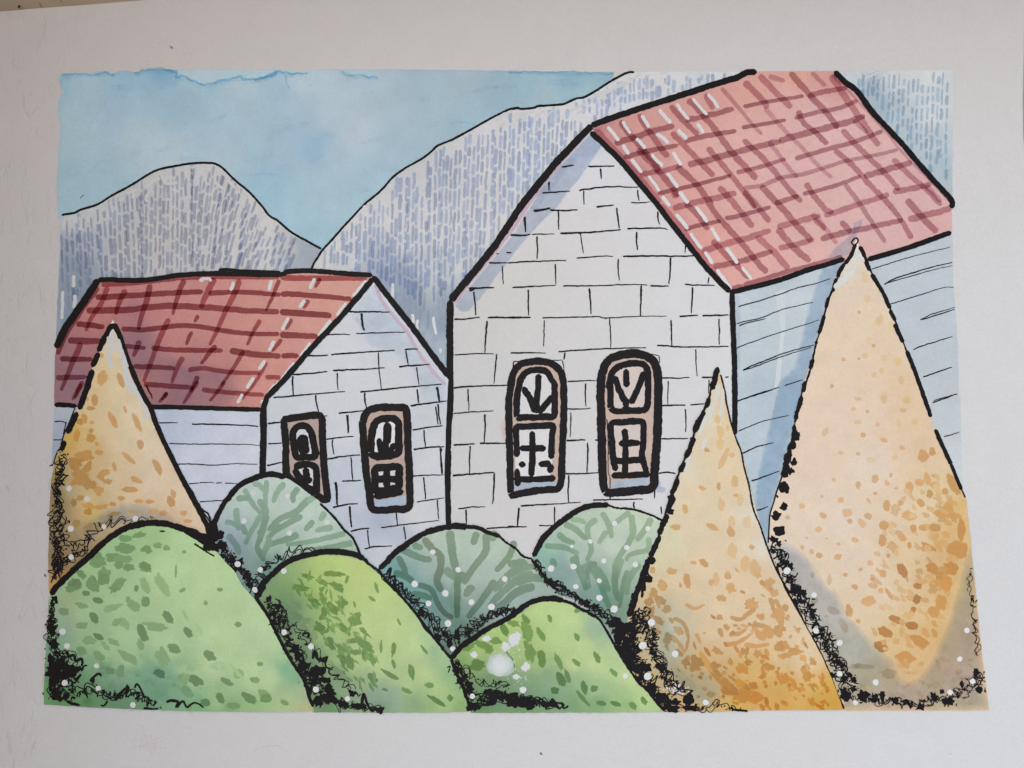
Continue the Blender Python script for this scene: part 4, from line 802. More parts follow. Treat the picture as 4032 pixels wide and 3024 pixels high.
# ---- yellow ochre cone tree on the left
tr = Thing('cone_tree', P('I 1000,1200')[0], 23, 'yellow ochre painted cone tree with orange dabs in front of the smaller house', 'tree', TREES)
cr = Part(23)
LT = P('E 890,1020 915,1060 960,1190 1040,1400 1130,1600 I 1090,90 1200,260 1330,540 1400,690 1560,960 1650,1130 1655,1230 1400,1260 1000,1280 700,1450 400,1700 382,1640 380,1400 388,1050 400,800 420,680 450,560 500,450 560,330 610,230 690,10 E 760,1290 850,1090')
cr.fill(LT, peach(CT('E 890,1090,214,204,180 900,1250,220,196,146 850,1350,218,190,138 950,1500,220,196,148 800,1550,218,186,130 I 900,100,221,194,146 750,100,218,188,132 1050,250,223,200,160 800,350,220,190,138 1000,500,221,194,150 1200,500,221,196,160 650,450,217,178,104 560,420,216,166,62 540,530,214,162,62 1200,800,221,196,162 900,800,219,188,140 650,600,216,176,110 600,800,206,170,110 540,700,190,160,104 550,870,190,170,120 700,950,218,186,120 1400,900,221,195,158 1550,1100,221,195,158 1000,940,220,190,142 1250,980,218,188,140 700,1040,216,178,84 480,620,178,150,82 450,750,150,124,52 430,900,138,116,66 480,900,140,120,72 430,1050,138,116,74 500,1050,150,128,86 450,1250,140,118,76 560,1150,160,136,92 600,1080,200,160,100 700,1180,172,146,104 900,1090,190,160,118 600,1300,146,122,80 450,1400,140,116,74 420,1570,190,136,76 400,1640,210,150,60 1300,1090,206,172,130 1450,1150,212,178,134')), 0, 12, 1.5, PAINT, vary=0.06)
cr.fill(P('I 640,1180 720,1090 820,1030 930,975 1020,958 1120,965 1230,1000 1330,1060 1420,1110 1250,1110 1100,1120 950,1130 800,1190 700,1250'), None, 1.7, 10, 2.5, GLAZE, np.array((0.66, 0.77, 0.98)), vary=0.12, feather=22)
dablist(cr, 'E 800,1300,18,26 805,1480,42,70,15 950,1490,26,72,-22 745,1640,32,42 I 745,150,28,52 715,215,36,22 690,145,15,18 630,320,34,28 665,300,26,48,-10 725,328,24,16 717,393,22,22 605,430,28,60,15 715,450,40,40 762,495,18,20 780,562,38,24 890,310,28,80,-28 985,225,14,38,-18 1080,330,28,85,-22 1105,500,30,45,-15 1018,612,24,80,-48 900,675,18,44,-10 1240,680,28,82,-27 1075,780,22,66,-66 1020,855,78,27,5 955,925,36,23 1090,947,42,18 1178,953,40,20 1365,890,25,42,-15 1345,950,36,54,-25 1445,1040,32,22 1480,1105,38,18 1285,1042,42,25', OR, drop=0.0)
dablist(cr, 'I 670,590,72,55,10 575,660,45,65,-20 690,680,30,60,30 820,725,60,28,-25 800,760,30,50,-40 850,795,36,24 640,780,90,42,-20 770,860,60,40,30 700,820,60,45 620,740,50,60 700,985,62,26,15 690,1030,40,30 800,995,60,22,-10 890,970,32,18 630,920,36,22,-20 580,960,30,40 600,640,50,40', OR*0.97+0.02, rough=0.4)
dablist(cr, 'I 900,1050,70,22,-10 1200,1030,55,22 700,1150,55,26,-20 800,1140,70,26,-20 600,1120,40,30 1050,1030,60,16', np.array((0.82, 0.70, 0.55)), rough=0.35, soft=0.2)
whites(cr, 'E 880,1110 905,1190; 850,1150 880,1220 910,1280; 850,1230 860,1320 880,1400; 925,1170 960,1280 1000,1400; 960,1300 990,1450 1020,1580; 980,1380 1030,1500 1060,1600; I 1000,-30 1020,80; 1060,60 1100,130 1130,200; 1120,170 1150,250 1165,310; 1070,80 1050,40', 17)
tr.add('crown', cr)
ol = Part(25)
thick(ol, 'E 895,1045 945,1150 968,1230 1040,1420 1130,1620 I 1180,200 1230,340 1330,560 1420,740 1520,930 1620,1120 1650,1220', 42)
thick(ol, 'E 890,1050 840,1130 770,1270; 778,1275 725,1390; 730,1410 690,1540 650,1650; I 710,-50 670,100 622,225; 608,245 570,330 530,415; 510,470 480,550', 46, jit=0.2)
thick(ol, 'I 640,120 620,180; 590,210 540,340 500,430 480,520; 450,560 420,650; 520,320 500,420', 10, jit=0.3)
bricks(ol, 'I 1150,30 1170,80 1190,110 1200,140; 1480,820 1530,910 1580,1000 1640,1050 1665,1130; 1560,960 1600,1030', 8, 0)
thick(ol, 'I 1480,820 1560,970 1660,1120', 10)
tr.add('ink_outline', ol)
sc = Part(26)
scribble(sc, P('I 500,540 475,680 460,820 455,960 445,1100 440,1250 435,1400 420,1540'), 22, 5, 4.6, 11, 0.9, 0.3, 1, 26, (5, 10))
scribble(sc, P('I 500,1060 500,1200 470,1350 430,1500 420,1560'), 26, 3, 4.2, 10, 0.9, 0.15, 1, 14, (5, 9))
scribble(sc, P('I 500,1260 580,1290 680,1230 760,1150 860,1110 960,1100 1080,1110 1240,1090'), 10, 2, 4.8, 15, 0.7, 0.0, 1)
scribble(sc, P('I 440,1560 520,1420 620,1340 740,1240'), 16, 3, 4.6, 10, 0.8, 0.2, 1, None, (5, 9))
bricks(sc, 'I 400,1590 440,1500 480,1430 550,1370 700,1330; 420,1560 470,1470 540,1400 620,1350; 405,1400 440,1330; 400,1450 450,1370', 8, 1)
tr.add('ink_scribble', sc)
dots(tr, 'I 543,847 685,930 818,1148 1066,1085,24 557,1163,24 560,1387,24', 27)

# ---- the three grey green bushes in the back row
def bush(label, base, layer, poly, ctl, vary=0.07):
    t = Thing('bush', P(base)[0], layer, label, 'bush', BUSHES)
    p = Part(layer)
    ct = [(x, y, (q[0]*1.06 + 3, q[1]*1.045, q[2]*0.965)) for x, y, q in CT(ctl)] if layer == 39 else CT(ctl)
    p.fill(P(poly), ct, 0, 12, 1.4, PAINT, vary=vary)
    return t, p
b1, fo = bush('grey green painted bush beneath the smaller house, with its dark branching strokes', 'J 300,1400', 28,
  'I 1670,1200 1720,1060 1790,950 1880,840 2000,780 J 100,738 250,755 360,830 490,925 620,1045 760,1210 830,1330 890,1440 800,1600 500,1640 200,1658 N 100,420 20,330 M 1960,300 I 1900,1640 1780,1480 1690,1330',
  'I 1950,850,176,196,180 1880,950,174,194,178 1800,1100,160,182,176 1760,1200,142,164,172 1850,1280,134,156,170 1900,1380,126,152,150 2050,1420,120,154,142 2000,1530,112,148,138 1850,1450,118,140,142 2100,1200,160,184,166 2150,1000,172,192,174 J 100,800,174,194,178 250,850,176,196,180 400,950,176,198,178 300,1050,172,192,176 550,1100,176,196,178 700,1250,168,194,174 500,1200,174,194,178 780,1350,160,190,164 600,1350,156,184,162 300,1300,160,186,164 100,1300,156,182,160 50,1450,110,152,136 120,1520,92,146,126 300,1420,134,170,150')
gb = ratio((126,158,128), (172,192,175))
glazes(fo, 'I 1990,810 2040,820 2080,870; 2100,780 2090,960 2110,1050; 1920,850 2000,980 2090,1080; 1860,930 1920,920 1980,930; 1860,1000 1865,1080 1880,1180; 1770,1110 1830,1120 1870,1150; 2060,1050 1970,1200 1930,1290; 1900,1130 1940,1210; 2211,1130 2100,1250; 2200,1260 2110,1300; 1790,1210 1850,1280 1890,1370; J 40,930 90,1040 80,1120; 240,800 180,880 150,960; 350,840 310,900 310,960; 440,920 330,1030 200,1090 110,1180; 380,1060 200,1160 120,1220; 350,1210 220,1260 100,1290; 560,1030 520,1100; 470,1100 400,1180; 720,1200 560,1240 420,1270 250,1290; 780,1275 600,1310 450,1330; 100,1050 60,1200 20,1320; 30,1180 80,1220; 480,900 420,960; 620,1150 480,1180; 20,1300 80,1420; 130,1240 60,1400', 25, np.clip(gb*1.16, 0, 1), var=0.10, taper=0.3, opaque=True)
b1.add('foliage', fo)
ol = Part(30)
thick(ol, 'I 1640,1220 1680,1130 1720,1040 1790,930 1880,830 1960,785 2040,752 J 120,733 180,738 250,760', 46, jit=0.2)
thick(ol, 'J 240,750 320,785 400,850 500,925; 520,965 580,1020 640,1085 700,1160 770,1230 810,1300 840,1370 880,1420', 19, jit=0.25)
for x, y, rx, ry, a in DB('I 1670,1160,40,60 1700,1230,52,50 1650,1250,50,50 1690,1310,34,40 1745,1200,20,26'):
    ol.dab(x, y, rx, ry, a, INKC, 0, INK, 0, 0.3, 18)
b1.add('ink_outline', ol)
sc = Part(31)
scribble(sc, P('I 1720,1270 1780,1360 1840,1430 1900,1500 1960,1580 2000,1640'), 24, 5, 6, 10, 1.0, 0.9, 1, 20, (7, 14))
scribble(sc, P('I 2000,1600 2060,1530 J 120,1440 200,1390 320,1350 520,1335'), 12, 2, 4.6, 15, 0.7, 0.1, 1)
for x, y, rx, ry, a in DB('I 1745,1300,26,30 1850,1490,24,30 1950,1540,28,34 1900,1420,20,24 1970,1610,30,22'):
    sc.dab(x, y, rx, ry, a, INKC, 1, INK, 0, 0.4, 16)
b1.add('ink_scribble', sc)
dots(b1, 'I 1995,883 1921,1103 1872,1442,24 2050,1487 J 265,905 575,1113 280,1198 445,1368,24', 32)

b3, fo = bush('pale green painted bush between the middle cone tree and the bigger house wall', 'O 780,400', 28,
  'K 205,1375 290,1240 400,1120 540,1030 680,990 790,982 900,995 1010,1015 1110,1055 1215,1100 1190,1220 1100,1400 1040,1600 O 1060,150 1010,420 1000,700 950,820 860,680 780,540 690,450 560,350 420,300 320,180 230,40 K 190,1420',
  'K 700,1150,180,200,178 900,1050,186,206,182 500,1150,178,200,178 1100,1120,186,206,182 800,1300,180,200,180 350,1290,166,196,178 280,1370,136,194,174 350,1400,130,186,170 260,1430,140,196,176 400,1480,138,166,166 550,1400,172,194,180 600,1550,166,190,176 450,1600,132,168,166 900,1450,176,198,178 1050,1350,178,200,178 O 320,100,130,164,160 450,120,124,160,156 400,220,112,154,150 550,150,134,168,160 600,250,120,160,154 720,250,98,162,146 700,150,146,178,164 780,350,104,160,144 850,200,140,172,156 950,200,150,178,160 860,430,114,150,130 930,380,130,162,140 1030,60,164,188,168 650,350,120,156,148')
gb3 = ratio((142,174,140), (180,200,180))
glazes(fo, 'K 740,1035 790,1130 820,1240; 960,1030 880,1090 800,1150; 700,1085 630,1150 640,1250; 640,1230 655,1330 620,1420; 970,1050 985,1180 960,1260 880,1380 830,1480; 440,1130 520,1160 620,1250; 490,1090 560,1095 620,1120; 390,1200 450,1250 530,1280; 290,1300 430,1310 560,1360; 780,1180 710,1280; 1130,1080 1080,1170 1010,1260; 1110,1230 1110,1290 1090,1360; 1110,1330 960,1370 930,1420; 620,1420 700,1480 760,1560 800,1659; 530,1370 550,1470 600,1560; 340,1400 380,1460; 900,1400 870,1500 830,1600; 1040,1440 960,1550 930,1659; 600,1440 620,1540 640,1640; O 500,0 560,100 620,260; 640,60 720,180 760,300 800,400; 850,60 840,200 870,350; 940,100 900,250 880,400; 1040,60 960,150 930,300; 700,40 640,80 620,180; 560,60 600,180', 24, np.clip(gb3*1.1, 0, 1), var=0.10, taper=0.25, opaque=True)
b3.add('foliage', fo)
ol = Part(30)
thick(ol, 'K 200,1385 290,1225 430,1100 560,1015 680,980 795,978', 46, jit=0.2)
thick(ol, 'K 780,975 860,1000 1000,1013 1110,1050 1215,1098', 17, jit=0.4)
thick(ol, 'K 185,1400 220,1450 280,1530 340,1610 O 400,260', 24, jit=0.3)
b3.add('ink_outline', ol)
sc = Part(31)
scribble(sc, P('K 210,1420 270,1520 340,1600 O 380,200 430,260 520,310 600,350 700,420 790,480 880,540'), 11, 5, 5.5, 9, 1.0, 0.9, 1, 26, (6, 13))
b3.add('ink_scribble', sc)
dots(b3, 'K 840,1122 1103,1163 648,1263,18 504,1303,16 936,1312 755,1417,20 340,1478,26 516,1462,24 1003,1446 719,1574,20 535,1620,22 O 720,320,26 836,409,28', 32)

b2, fo = bush('teal green painted bush in the middle, below the corner where the two houses meet', 'N 1560,650', 28,
  'J 1000,1480 1110,1375 1220,1285 1350,1205 1500,1165 1600,1150 1750,1162 1880,1212 1980,1265 2060,1325 2150,1390 K 180,1430 260,1570 O 260,120 340,240 420,310 420,380 300,500 0,620 N 1750,800 1640,1000 1590,950 1540,850 1430,720 1270,520 1100,320 980,130',
  'J 1600,1250,172,192,174 1400,1280,168,190,172 1750,1350,170,190,174 1200,1400,150,178,170 1100,1480,110,172,172 1600,1450,160,182,170 1900,1300,170,192,174 2050,1400,166,188,170 1350,1500,150,176,166 1900,1550,162,184,170 2150,1550,164,186,166 N 1130,80,92,164,164 1230,200,104,166,164 1400,330,106,160,156 1350,270,112,170,168 1500,400,110,150,144 1600,500,96,134,116 1700,450,118,150,142 1800,380,136,166,158 1650,250,160,182,170 1950,350,148,174,180 1950,250,160,182,172 2100,250,162,182,176 2150,330,146,172,176 1500,520,112,150,142 1560,680,96,130,112 1420,480,104,148,146 1700,560,100,134,116 O 150,80,166,188,166 200,200,154,180,166 300,270,140,168,160 100,300,148,174,172')
gb2 = ratio((120,148,120), (166,187,171))
glazes(fo, 'J 1340,1240 1400,1320 1470,1380 1470,1470 1440,1560 1480,1659; 1540,1180 1570,1400 1620,1600; 1760,1190 1720,1290; 1830,1200 1820,1350 1720,1480 1650,1600; 1500,1480 1600,1560; 2050,1260 2010,1380 1900,1500; 1150,1320 1300,1390 1400,1410; 2150,1420 2000,1540 1880,1650; N 1600,180 1600,330 1600,480; 2200,130 2100,160 1950,280 1850,400; 1240,290 1330,300 1400,330; 1720,220 1660,310; 1900,180 1800,330 1680,480; 2211,230 2080,270 1960,370 1850,440; 1660,120 1600,200; J 1900,1180 1870,1260; 1250,1290 1330,1320; O 0,60 130,30; 0,130 150,80 270,70; 60,200 200,160 320,180', 31, np.clip(gb2*1.14, 0, 1), var=0.08, taper=0.2, opaque=True)
glazes(fo, 'J 1130,1380 1180,1470 1200,1540 1290,1610; N 1290,215 1400,260 1440,350 1490,430 1570,480; 1100,120 1190,150 1260,200; J 1330,1240 1400,1310 1470,1370; 1470,1370 1470,1480 1440,1580 1480,1659', 25, ratio((112,132,108), (150,176,164)), var=0.06, taper=0.1, opaque=True)
fo.fill(P('J 1590,1450 1620,1470 1640,1600 N 1660,420 1560,470 1530,300 J 1560,1600'), None, 1.6, 10, 2, GLAZE, np.array((0.86, 0.92, 0.88)), vary=0.1, feather=14)
b2.add('foliage', fo)
ol = Part(30)
thick(ol, 'J 985,1480 1040,1430 1100,1365 1220,1275 1350,1195 1500,1155 1600,1142 1680,1150', 48, jit=0.22)
thick(ol, 'J 1660,1150 1760,1155 1850,1195 1940,1225', 32, jit=0.2); thick(ol, 'J 1930,1220 1985,1270 2060,1320 2120,1380 2190,1400', 18, jit=0.3)
b2.add('ink_outline', ol)
sc = Part(31)
scribble(sc, P('N 1020,120 1100,200 1180,270 1260,350 1330,430 1420,520 1500,600 1560,700'), 9, 4, 4.8, 11, 0.9, 0.4, 1, 24, (6, 11))
scribble(sc, P('N 1560,700 1600,640 1680,570 1760,520 1850,470 1950,430 2080,400'), 24, 4, 4.8, 12, 0.8, 0.5, 1, 10, (6, 14))
bricks(sc, 'N 1040,140 1075,85 1070,150 1110,150 1100,200; 1140,210 1165,205 1170,250 1190,280; 1010,130 1000,170 1050,200', 9, 1)
for x, y, rx, ry, a in DB('N 1450,630,36,36 1500,600,24,26 1320,430,24,34 1600,610,26,36 1680,600,30,26 1540,690,20,34'):
    sc.dab(x, y, rx, ry, a, INKC, 1, INK, 0, 0.4, 16)
b2.add('ink_scribble', sc)
dots(b2, 'J 1408,1348 1607,1487 1975,1560,24 1266,1598,28 N 1507,285,26 1374,364,24 1712,355,24 1870,391,26 1528,522,26 1565,722,22', 32)

# ---- slim cone tree in the middle
tr = Thing('cone_tree', P('O 1700,1210')[0], 33, 'slimmer painted cone tree in front of the bigger house corner, orange stippled foot', 'tree', TREES)
cr = Part(33)
MT = P('G 1655,1400 1685,1470 1712,1580 K 1760,350 1845,560 1925,900 1995,1150 2060,1340 2120,1500 P 330,260 430,430 545,640 625,790 705,970 790,1205 300,1206 0,1206 O 2000,1200 1700,1215 1240,1220 1050,1020 900,800 880,700 960,430 1050,160 K 1130,1380 1195,1210 1260,1030 1300,900 1350,750 1410,600 1480,420 1550,250 1600,110 G 1610,1550')
cr.fill(MT, peach(CT('G 1655,1480,222,200,140 K 1640,60,220,208,186 1640,250,226,206,172 1560,350,222,210,186 1700,450,226,202,162 1600,650,225,203,168 1450,700,218,208,186 1500,900,226,204,170 1750,850,225,201,164 1350,950,222,206,176 1400,1150,226,204,172 1300,1250,212,210,172 1250,1200,214,212,176 1150,1400,212,206,166 1700,1250,226,202,168 1900,1200,226,202,166 1920,1080,210,206,194 1980,1280,206,204,194 1500,1500,225,202,168 1900,1500,226,198,160 2100,1600,220,200,168 1200,1550,216,202,162 O 1400,200,225,200,162 1200,250,218,194,152 1100,330,210,184,140 1200,400,186,182,158 1300,560,184,186,166 1150,550,186,168,130 1250,750,182,180,154 1350,900,178,164,124 1500,1000,186,160,112 1600,600,224,196,156 1700,400,226,202,166 1900,600,225,198,160 1550,780,216,178,120 1600,1060,178,168,134 1500,1030,174,168,138 1850,900,226,180,98 2000,1000,226,170,74 1750,1000,206,158,94 2100,1150,228,172,66 1800,1180,226,182,66 1700,1160,220,176,96 1950,1120,222,160,84 1350,1170,210,166,110 1050,950,204,176,120 1000,700,196,172,126 P 150,200,226,200,160 350,400,224,200,162 300,750,226,192,140 150,900,226,182,104 500,800,228,202,162 550,1000,230,184,100 600,1100,228,170,62 700,1150,228,168,50 720,1050,230,172,50 300,1100,226,170,76 100,1150,226,168,80 430,600,224,202,168')), 0, 12, 1.2, PAINT, vary=0.05)
dablist(cr, 'K 1650,300,26,42 1672,400,32,60,-10 1672,500,30,60 1700,610,30,110,22 1765,585,28,24 1785,790,32,55 1830,940,30,62 1680,975,34,60 1760,1110,34,55 1880,1110,40,58 1768,1340,40,72 1870,1440,50,66 1950,1480,45,90,-20 1730,1530,30,40 1640,1560,30,60 1730,370,16,28', ORL)
dablist(cr, 'K 1565,545,28,20,40 1530,845,32,20,25 1660,830,18,36 1795,900,22,14 1395,1010,24,46,-10 1320,1150,44,28 1610,1150,60,24,26 1755,1190,36,48,-25 1920,1310,28,24,30 1545,1435,50,26,35 1460,1430,30,16 1290,1500,44,28,15 1410,1570,30,65,-10 1215,1610,36,48,-20 1600,1585,24,26 1140,1490,24,32 1730,1530,26,22', OR)
MB = P('O 1080,200 1300,350 1500,100 1900,50 2100,250 2211,420 P 430,480 560,760 680,1000 760,1190 O 1800,1200 1400,1180 1250,1000 1130,640')
def m_keep(x, y):
    u = (y - 2220) / 580; v = (x - 2650) / 620
    return min(1, max(0.03, 0.10 + 0.75*u*(0.5+abs(v-0.35)) + 0.45*max(0, v-0.45) - 0.5*math.exp(-((x-2800)/90)**2-((y-2350)/120)**2)))
scatter(cr, MB, 150, m_keep, lambda x, y: (15, 7.5) if random.random() < 0.6 else (8, 6), lambda x, y: random.gauss(50 if x > 2850 else 60, 22), lambda x, y: OR if random.random() < 0.75 else ORD, rough=0.35)
glazes(cr, 'O 1400,370 1450,400 1500,400 1550,370; 1750,470 1830,490 1900,430 1970,350; 1740,610 1820,600 1880,560; 1700,685 1790,680 1880,630 1910,600; 1860,690 1950,700 2060,685; 1950,530 2050,560 2150,630; 1990,190 2050,240 2120,300; 1290,620 1350,680 1400,760; 1300,480 1380,520 1420,620 1400,740; 1480,600 1520,680; 1660,560 1690,630; 2100,330 2150,420 2160,520 2120,620; P 130,190 200,230 260,310; 210,320 250,430 300,540; 0,470 80,420 110,350; 300,780 400,760 480,740; 470,880 510,960', 18, OR, taper=0.5, jit=0.25, opaque=True)
dablist(cr, 'O 1290,110,42,28,10 1410,190,26,60,-12 1215,220,36,48,-25 1600,200,24,26 1730,150,28,24 1755,240,42,42 1360,220,14,20,-20 1680,320,40,28,20 1665,475,34,24,15 1790,540,20,14 1150,280,40,40 1110,350,44,44 1200,340,50,36,30 1250,410,40,36 1120,440,40,50 1180,500,60,30,40 1260,640,40,50 1480,840,60,70,-20 1400,830,34,34 1650,740,60,30,30 1840,880,60,46,30 1880,740,20,36 1970,760,40,36 2140,700,46,50 1930,1010,40,30,20 1960,1110,70,50 1840,1090,80,60 1750,1050,70,50 1600,1080,38,26 2000,940,30,20 1990,620,60,30,40 2050,590,50,60 2130,440,50,60 1990,470,36,24,30 1900,370,50,40,-30 P 210,200,50,40 250,280,36,40 60,360,40,40 330,400,28,30 150,470,26,30 290,570,50,40 90,540,24,40 320,700,60,50 400,740,50,36 150,820,24,20 40,830,34,30 210,860,60,24,20 310,960,60,50,30 490,880,40,40 510,940,36,50 160,940,24,20 80,1090,80,50,20 400,1000,26,60,-25 630,1140,30,18', OR*0.96, rough=0.4)
dablist(cr, 'O 1560,830,110,40,55 1700,980,160,40,40 1850,1010,140,34,35 1640,900,90,24,50', np.array((0.93, 0.72, 0.42)), soft=0.6, rough=0.3)
cr.fill(P('O 1150,400 1240,470 1330,580 1290,760 1390,900 1500,1000 1650,1060 1700,1110 1560,1150 1400,1100 1260,930 1180,760 1190,600 1130,480'), None, 1.7, 11, 4, GLAZE, np.array((0.82, 0.91, 0.98)), vary=0.1, feather=30)
whites(cr, 'K 1650,60 1620,200 1580,330; 1690,60 1690,150 1670,280; 1600,200 1540,330 1500,440; 1560,450 1530,540; 1430,600 1400,700; 1660,30 1655,120', 14, np.array((0.81, 0.79, 0.75)))
tr.add('crown', cr)
ol = Part(35)
thick(ol, 'G 1652,1390 1640,1440 1620,1510; 1640,1460 1610,1550 K 1600,70; 1590,130 1555,215; 1550,240 1500,330 1465,410; 1462,440 1440,520 1395,610; 1395,640 1350,720; 1335,760 1310,850 1280,890; 1310,910 1250,1040; 1260,1050 1220,1130 1190,1215; 1200,1220 1150,1320 1120,1390; 1110,1400 1075,1500', 44, jit=0.26)
thick(ol, 'G 1645,1420 1600,1560 K 1580,140 1500,330 1400,590 1290,880 1190,1220 1075,1500', 18, jit=0.4)
for x, y, rx, ry, a in DB('K 1500,330,26,50,30 1290,920,28,30 1280,1030,26,24 1130,1410,34,28 1080,1500,32,40 1110,1560,40,36 1060,1620,30,36'):
    ol.dab(x, y, rx, ry, a, INKC, 0, INK, 0, 0.35, 16)
thick(ol, 'K 1085,1480 1050,1580 1025,1650 O 1005,300 975,400 950,470', 52, jit=0.3)
thick(ol, 'O 1060,250 1055,320; 985,280 975,330', 22, jit=0.3)
thick(ol, 'G 1675,1450 1695,1530 1715,1620 K 1720,170 1760,340 1795,450 1838,560 1860,680 1900,830 1930,1000 1990,1150 2050,1330 2120,1500 2211,1659', 14, jit=0.25)
tr.add('ink_outline', ol)
sc = Part(36)
scribble(sc, P('O 880,560 930,680 960,780 1030,880 1080,980 1150,1080 1230,1150 1300,1180'), 36, 9, 5.6, 11, 1.0, 1.5, 1, 34, (8, 19))
scribble(sc, P('O 1060,400 1080,520 1130,640 1170,760 1210,870 1280,980 1370,1050 1440,1130'), 24, 6, 5.0, 12, 0.9, 0.6, 1, 22, (7, 14))
scribble(sc, P('O 1010,420 1000,520 980,640 1000,740'), 30, 5, 5.6, 10, 1.0, 1.2, 1, None, (8, 16))
scribble(sc, P('O 1280,1190 1400,1180 1480,1180 1560,1190 1640,1160 1720,1180 1850,1205'), 13, 2, 5.0, 12, 0.8, 0.25, 1, 3, (6, 12))
for x, y, rx, ry, a in DB('O 880,600,60,80 930,560,50,50 930,700,40,60 920,790,36,40 850,520,60,40 980,780,30,36 1020,880,40,36 1100,870,34,30 1130,1030,44,44 1200,1100,40,36 1280,1190,60,30 1320,1140,36,24 1420,1120,50,44 1440,1190,60,24 1210,880,24,30'):
    sc.dab(x, y, rx, ry, a, INKC, 1, INK, 0, 0.4, 18)
thick(sc, 'O 1760,1200 1820,1205 1890,1212', 18)
tr.add('ink_scribble', sc)
sm = Part(37)
for i in range(70):
    x, y = random.gauss(1320, 45), random.gauss(1030, 18)
    sm.dab(2000 + x/2, 2194 + y/2, random.uniform(1.5, 7), random.uniform(1, 4), random.uniform(0, 60), np.array((0.72, 0.66, 0.62)) if random.random() < 0.4 else np.array((0.8, 0.8, 0.8)), 0, WHITE, 0, 0.5, 9)
sm.dab(2000+1345/2, 2194+1040/2, 17, 13, 30, np.array((0.80, 0.80, 0.81)), 0, WHITE, 0.03, 0.5, 16)
tr.add('white_smear', sm)
dots(tr, 'O 1130,514,30 1062,695,30 1317,761,26 1100,938,30 1558,1144,24', 38)

# ---- three bright green bushes in the front row
def leafcol(seen, base): return ratio(seen, base)
g1, fo = bush('largest bright green painted bush, filling the lower left corner', 'M 1000,1190', 39,
  'I 405,1660 500,1550 700,1355 850,1245 1000,1165 1130,1135 1250,1122 1400,1155 1550,1235 1700,1345 1850,1500 M 1900,210 2000,325 2080,440 N 150,545 200,640 280,800 380,930 430,1060 475,1212 200,1222 M 2100,1222 1700,1215 1400,1212 1100,1200 700,1182 500,1170 343,1160 350,900 362,700 375,500 382,320',
  'I 1200,1230,150,194,128 1400,1300,168,208,146 1600,1400,172,210,148 1000,1300,146,192,130 850,1400,148,192,134 700,1500,148,190,132 1300,1500,170,208,148 1700,1500,172,210,150 600,1600,144,184,130 M 600,150,146,186,130 900,150,152,192,136 1300,150,168,206,146 1600,300,172,208,150 1300,400,164,202,144 1700,600,172,208,152 1000,350,158,198,142 540,370,150,172,118 470,420,136,166,130 450,520,130,164,140 550,530,144,170,140 480,640,120,162,130 650,450,154,194,140 700,650,148,190,136 560,700,134,172,130 1000,600,160,200,146 1300,700,166,204,148 600,800,112,158,118 720,830,114,164,124 850,760,150,192,140 1000,820,156,196,144 1000,950,112,162,136 900,1000,106,156,124 1150,930,106,164,136 1300,960,112,166,142 1250,1050,98,154,120 1400,1100,112,168,134 1500,900,156,198,144 1700,850,172,208,152 2000,900,172,208,152 1700,1100,152,194,138 1550,1170,108,170,120 420,700,100,150,116 430,900,86,138,92 400,1100,94,150,90 500,1130,88,140,82 700,1100,86,136,88 900,1130,84,138,94 1100,1150,90,144,104 650,980,90,140,96 2000,1150,142,188,126 1800,1190,118,170,112 N 150,700,172,208,154 80,500,172,210,154 200,750,150,198,148 260,870,110,178,140 330,950,118,178,142 120,950,170,208,152 300,1100,156,196,138 390,1100,150,182,142 430,1190,180,178,132 360,1190,170,184,130', 0.05)
gd = ratio((112,152,98), (165,203,145)); gdl = ratio((136,174,116), (166,204,146))
dablist(fo, 'I 1240,1295,35,30 1310,1315,32,26 1155,1330,48,34,15 1090,1215,62,26,-10 985,1240,62,32 980,1320,84,46 900,1390,84,46 970,1400,92,40 770,1410,72,60 1450,1345,18,16 1140,1470,62,40,30 1000,1470,40,34 930,1450,34,34 820,1530,60,66 760,1440,60,36 640,1520,56,30,35 720,1600,50,60,-35 930,1610,80,36,-45 590,1600,60,46 560,1640,50,30', gdl*0.55+gd*0.45, rough=0.3)
dablist(fo, 'M 1145,70,62,40,28 1075,245,22,30 675,285,36,26 770,340,50,28,18 740,480,34,58,-32 1145,350,38,52,-10 1320,470,34,66,-38 1125,600,42,84,-25 1480,590,30,58,-35 1370,720,66,40,30 1650,775,62,42,40 1255,915,58,36,25 1540,970,70,46,35 1785,980,62,28,28 2000,965,42,24,15 1735,1110,36,50,-20 1960,1110,76,38,38 1615,1145,44,38,20 2095,1125,48,26 775,625,50,28,35', gd, var=0.08, rim=0.14)
dablist(fo, 'M 1435,260,32,17,-25 1730,255,26,17 1620,360,22,24 1875,530,34,25 2050,840,26,20 1385,110,10,60 N 45,840,26,20 20,970,30,30 95,1110,50,40 240,1145,44,22,25', ratio((122,166,96), (170,207,150)))
dablist(fo, 'M 895,670,54,28,25 980,520,66,36,40 920,510,50,30,-30 1220,545,100,40,10 1010,790,100,42,32 1285,790,60,90,-38 860,890,48,36 950,900,40,60 1280,230,46,120,-35 1050,380,66,46,35 880,400,86,32,-12 640,380,60,28,20 1140,220,32,76,-22 1110,690,36,50,-30 830,700,50,26,50 780,780,60,36,40 640,740,50,36,40 700,650,60,40 640,540,60,30 500,430,44,36 1880,920,60,40,45 2080,1080,70,40,40 1840,1170,60,30 1470,1060,70,40,40 1450,960,60,50', np.clip(gdl*1.08, 0, 0.97), rough=0.3, soft=0.15)
dablist(fo, 'M 730,210,52,74,-30 930,210,72,40,-40 810,170,52,62 590,210,60,52 900,250,50,30 1020,80,42,32 940,60,32,32 760,40,54,40 1010,330,24,28', gdl*0.5+gd*0.5, rough=0.3)
dablist(fo, 'M 1720,700,70,18,55 1460,460,60,14,65 1870,910,90,18,50 1570,570,60,14,60', np.array((0.88, 0.95, 0.80)), soft=0.4)
